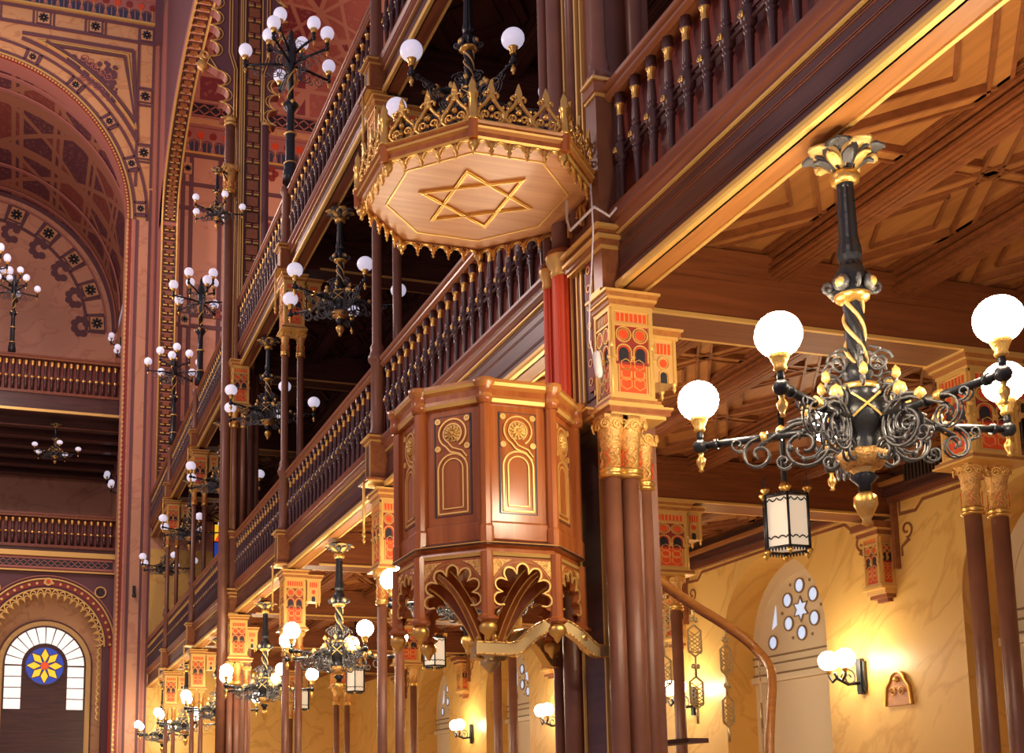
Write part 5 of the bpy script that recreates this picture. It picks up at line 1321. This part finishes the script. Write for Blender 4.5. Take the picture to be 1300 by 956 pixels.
# ------------------------------------------------------------------ curved pulpit stair rail
e = empty('stair_railing', (6.3, 10.0, 2.0), 'curving polished wooden stair handrail with gilt lattice balusters behind the pier', 'stair railing')
RP = [(5.25, 9.62, 3.80), (5.53, 9.7, 3.71), (6.11, 10.0, 3.53), (6.36, 10.08, 3.44), (6.54, 10.1, 3.35), (6.68, 10.06, 3.24), (6.77, 10.0, 3.12), (6.76, 9.8, 2.95), (6.66, 9.62, 2.76), (6.55, 9.5, 2.5), (6.45, 9.4, 2.2), (6.4, 9.35, 1.9)]
def smooth(P, n=5):
    out = []
    for k in range(len(P) - 1):
        p0, p1, p2, p3 = [Vector(P[min(max(k + d, 0), len(P)-1)]) for d in (-1, 0, 1, 2)]
        for q in range(n):
            t = q/n; out.append(.5*(2*p1 + (-p0+p2)*t + (2*p0-5*p1+4*p2-p3)*t*t + (-p0+3*p1-3*p2+p3)*t**3))
    out.append(Vector(P[-1])); return out
SP = [p - Vector((6.3, 10.0, 2.0)) for p in smooth(RP)]
m = MB(); m.tube(SP, .042, 'wood_pulpit_rail', 10); m.tube([p - Vector((0, 0, .045)) for p in SP], .022, 'wood_red', 6); m.build('handrail', e)
for (x, y, z, ang) in ((5.62, 9.73, 3.66, .1), (6.10, 9.99, 3.50, .15), (6.50, 10.1, 3.34, .3), (6.74, 9.92, 3.02, 1.0)):
    m = MB(); m.M = T(x - 6.3, y - 10.0, z - 2.0) @ Matrix.Rotation(ang, 4, 'Z') @ FR((0,0,0), (1,0,0), (0,0,1))
    def lat(zt):
        w_ = .075; h_ = .30
        m.strip([(0, zt), (w_, zt - .05), (w_, zt - h_ + .05), (0, zt - h_), (-w_, zt - h_ + .05), (-w_, zt - .05)], .013, T(0,0,-.008), .016, 'brass_old', True)
        for q in range(6):
            zz = zt - .05 - (h_ - .1)*q/5
            m.strip([(-w_, zz), (w_, max(zt - h_ + .03, zz - .09))], .007, T(0,0,-.004), .008, 'brass_old'); m.strip([(w_, zz), (-w_, max(zt - h_ + .03, zz - .09))], .007, T(0,0,-.002), .008, 'brass_old')
    m.tube([(0, -.03, 0), (0, -.12, 0)], .010, 'brass_old', 6)
    for s_ in (-1, 1):
        for zz in (-.12, -.56): m.tube([(s_*x_, zz + z_, 0) for x_, z_ in spiral(.028, 0, .024, .006, 180, 1.3, 12)], .009, 'brass_old', 5)
    lat(-.17); m.tube([(0, -.47, 0), (0, -.66, 0)], .011, 'brass_old', 6); lat(-.66); m.tube([(0, -.96, 0), (0, -1.1, 0)], .012, 'brass_old', 6)
    m.build('baluster', e)
m = MB(); m.M = T(-.83, -.36, 0); m.box(-.045, .045, -.05, .05, -.6, 1.75, 'wood_rail')
for z in (.55, 1.2):
    for q in range(9): m.strip([(-.02, z + .055*q), (.02, z + .03 + .055*q)], .012, FR((0, -.05, 0), (1,0,0), (0,0,1)), .02, 'carved_gilt')
m.sphere((0, -.06, 1.1), .03, 'gold', 8, 6); m.build('newel', e)
m = MB()
for k in range(7): a = .35*k; m.box(-.6 + .13*k, -.4 + .13*k, -.5, .25, 1.0 - .17*k - .8, 1.04 - .17*k - .8, 'wood_dark')
m.build('steps', e)
# gilt crest low on the yellow wall
e = empty('gilt_crest', (13.66, 16.35, 3.2), 'small rounded gilt crest low on the yellow wall at bottom right', 'ornament')
m = MB(); m.M = FR((0, 0, 0), (0,-1,0), (0,0,1)); m.prism([(-.3, 0), (.3, 0), (.26, .3)] + arc(0, .38, .16, 10, 170, 10) + [(-.26, .3)], T(0,0,-.04), .04, 'wood_pulpit_rail'); m.strip([(-.3, 0), (-.26, .3)] + arc(0, .38, .17, 170, 10, 10) + [(.26, .3), (.3, 0)], .03, T(0,0,0), .03, 'gold'); m.build('crest_board', e)
m = MB(); m.M = FR((0, 0, 0), (0,-1,0), (0,0,1)); m.sphere((0, .42, .02), .05, 'gold_paint', 10, 6)
for s_ in (-1, 1): m.tube([(s_*x, z, .02) for x, z in spiral(.1, .22, .08, .02, 0, 1.5, 14)], .012, 'carved_gilt', 5)
m.build('carving', e)
# ventilation grille below the aisle ceiling
e = empty('ventilation_grille', (13.36, 12.0, 6.3), 'dark slatted grille under the ceiling beside the aisle column at right', 'grille')
m = MB(); m.box(0, .04, -1.0, 3.6, .34, .38, 'wood_dark'); m.box(0, .04, -1.0, 3.6, .66, .70, 'wood_dark'); m.build('frame', e)
m = MB()
for k in range(60): m.box(-.02, .03, -1.0 + .076*k, -.97 + .076*k, .37, .67, 'vent_dark')
m.build('slats', e)

# ------------------------------------------------------------------ camera, daylight, added fill lights and view
cam_d = bpy.data.cameras.new('camera'); cam = bpy.data.objects.new('camera', cam_d); COL.objects.link(cam); sc.camera = cam
right = Vector((0.96022969, -0.27920077, -0.00242554)); up = Vector((-0.03964459, -0.14493481, 0.98864665)); fw = Vector((0.27638245, 0.94923171, 0.15023951))
cam.matrix_world = Matrix(((right.x, up.x, -fw.x, 0), (right.y, up.y, -fw.y, 0), (right.z, up.z, -fw.z, 1.7), (0, 0, 0, 1)))
cam_d.sensor_fit = 'HORIZONTAL'; cam_d.sensor_width = 36; cam_d.lens = 1537.2 / 1300 * 36
cam_d.shift_x = (650 - 468.14) / 1300; cam_d.shift_y = (782.87 - 478) / 1300
cam_d.clip_start = .1; cam_d.clip_end = 300
w = bpy.data.worlds.new('world'); sc.world = w; w.use_nodes = True
bg = w.node_tree.nodes['Background']; bg.inputs[0].default_value = (.86, .66, .84, 1); bg.inputs[1].default_value = .36
def lamp(name, loc, power, col, r=.5):
    l = bpy.data.lights.new(name, 'POINT'); l.energy = power; l.color = col; l.shadow_soft_size = r
    o = bpy.data.objects.new(name, l); COL.objects.link(o); o.location = loc; return o
# added point lights without fixtures, brightening the nave and the upper gallery
for k, (x, y, z, p) in enumerate(((-4, 8, 9, 700), (-4, 24, 14, 1300), (-3, 38, 20, 2000), (-2, 44, 29, 900), (9, 38, 27, 900))):
    lamp('fill_light', (x, y, z), p, (1., .74, .66), .8)
sc.view_settings.view_transform = 'Standard'; sc.view_settings.look = 'None'; sc.view_settings.gamma = 1; sc.view_settings.use_curve_mapping = False
sc.view_settings.exposure = 0.08
sc.cycles.max_bounces = 6
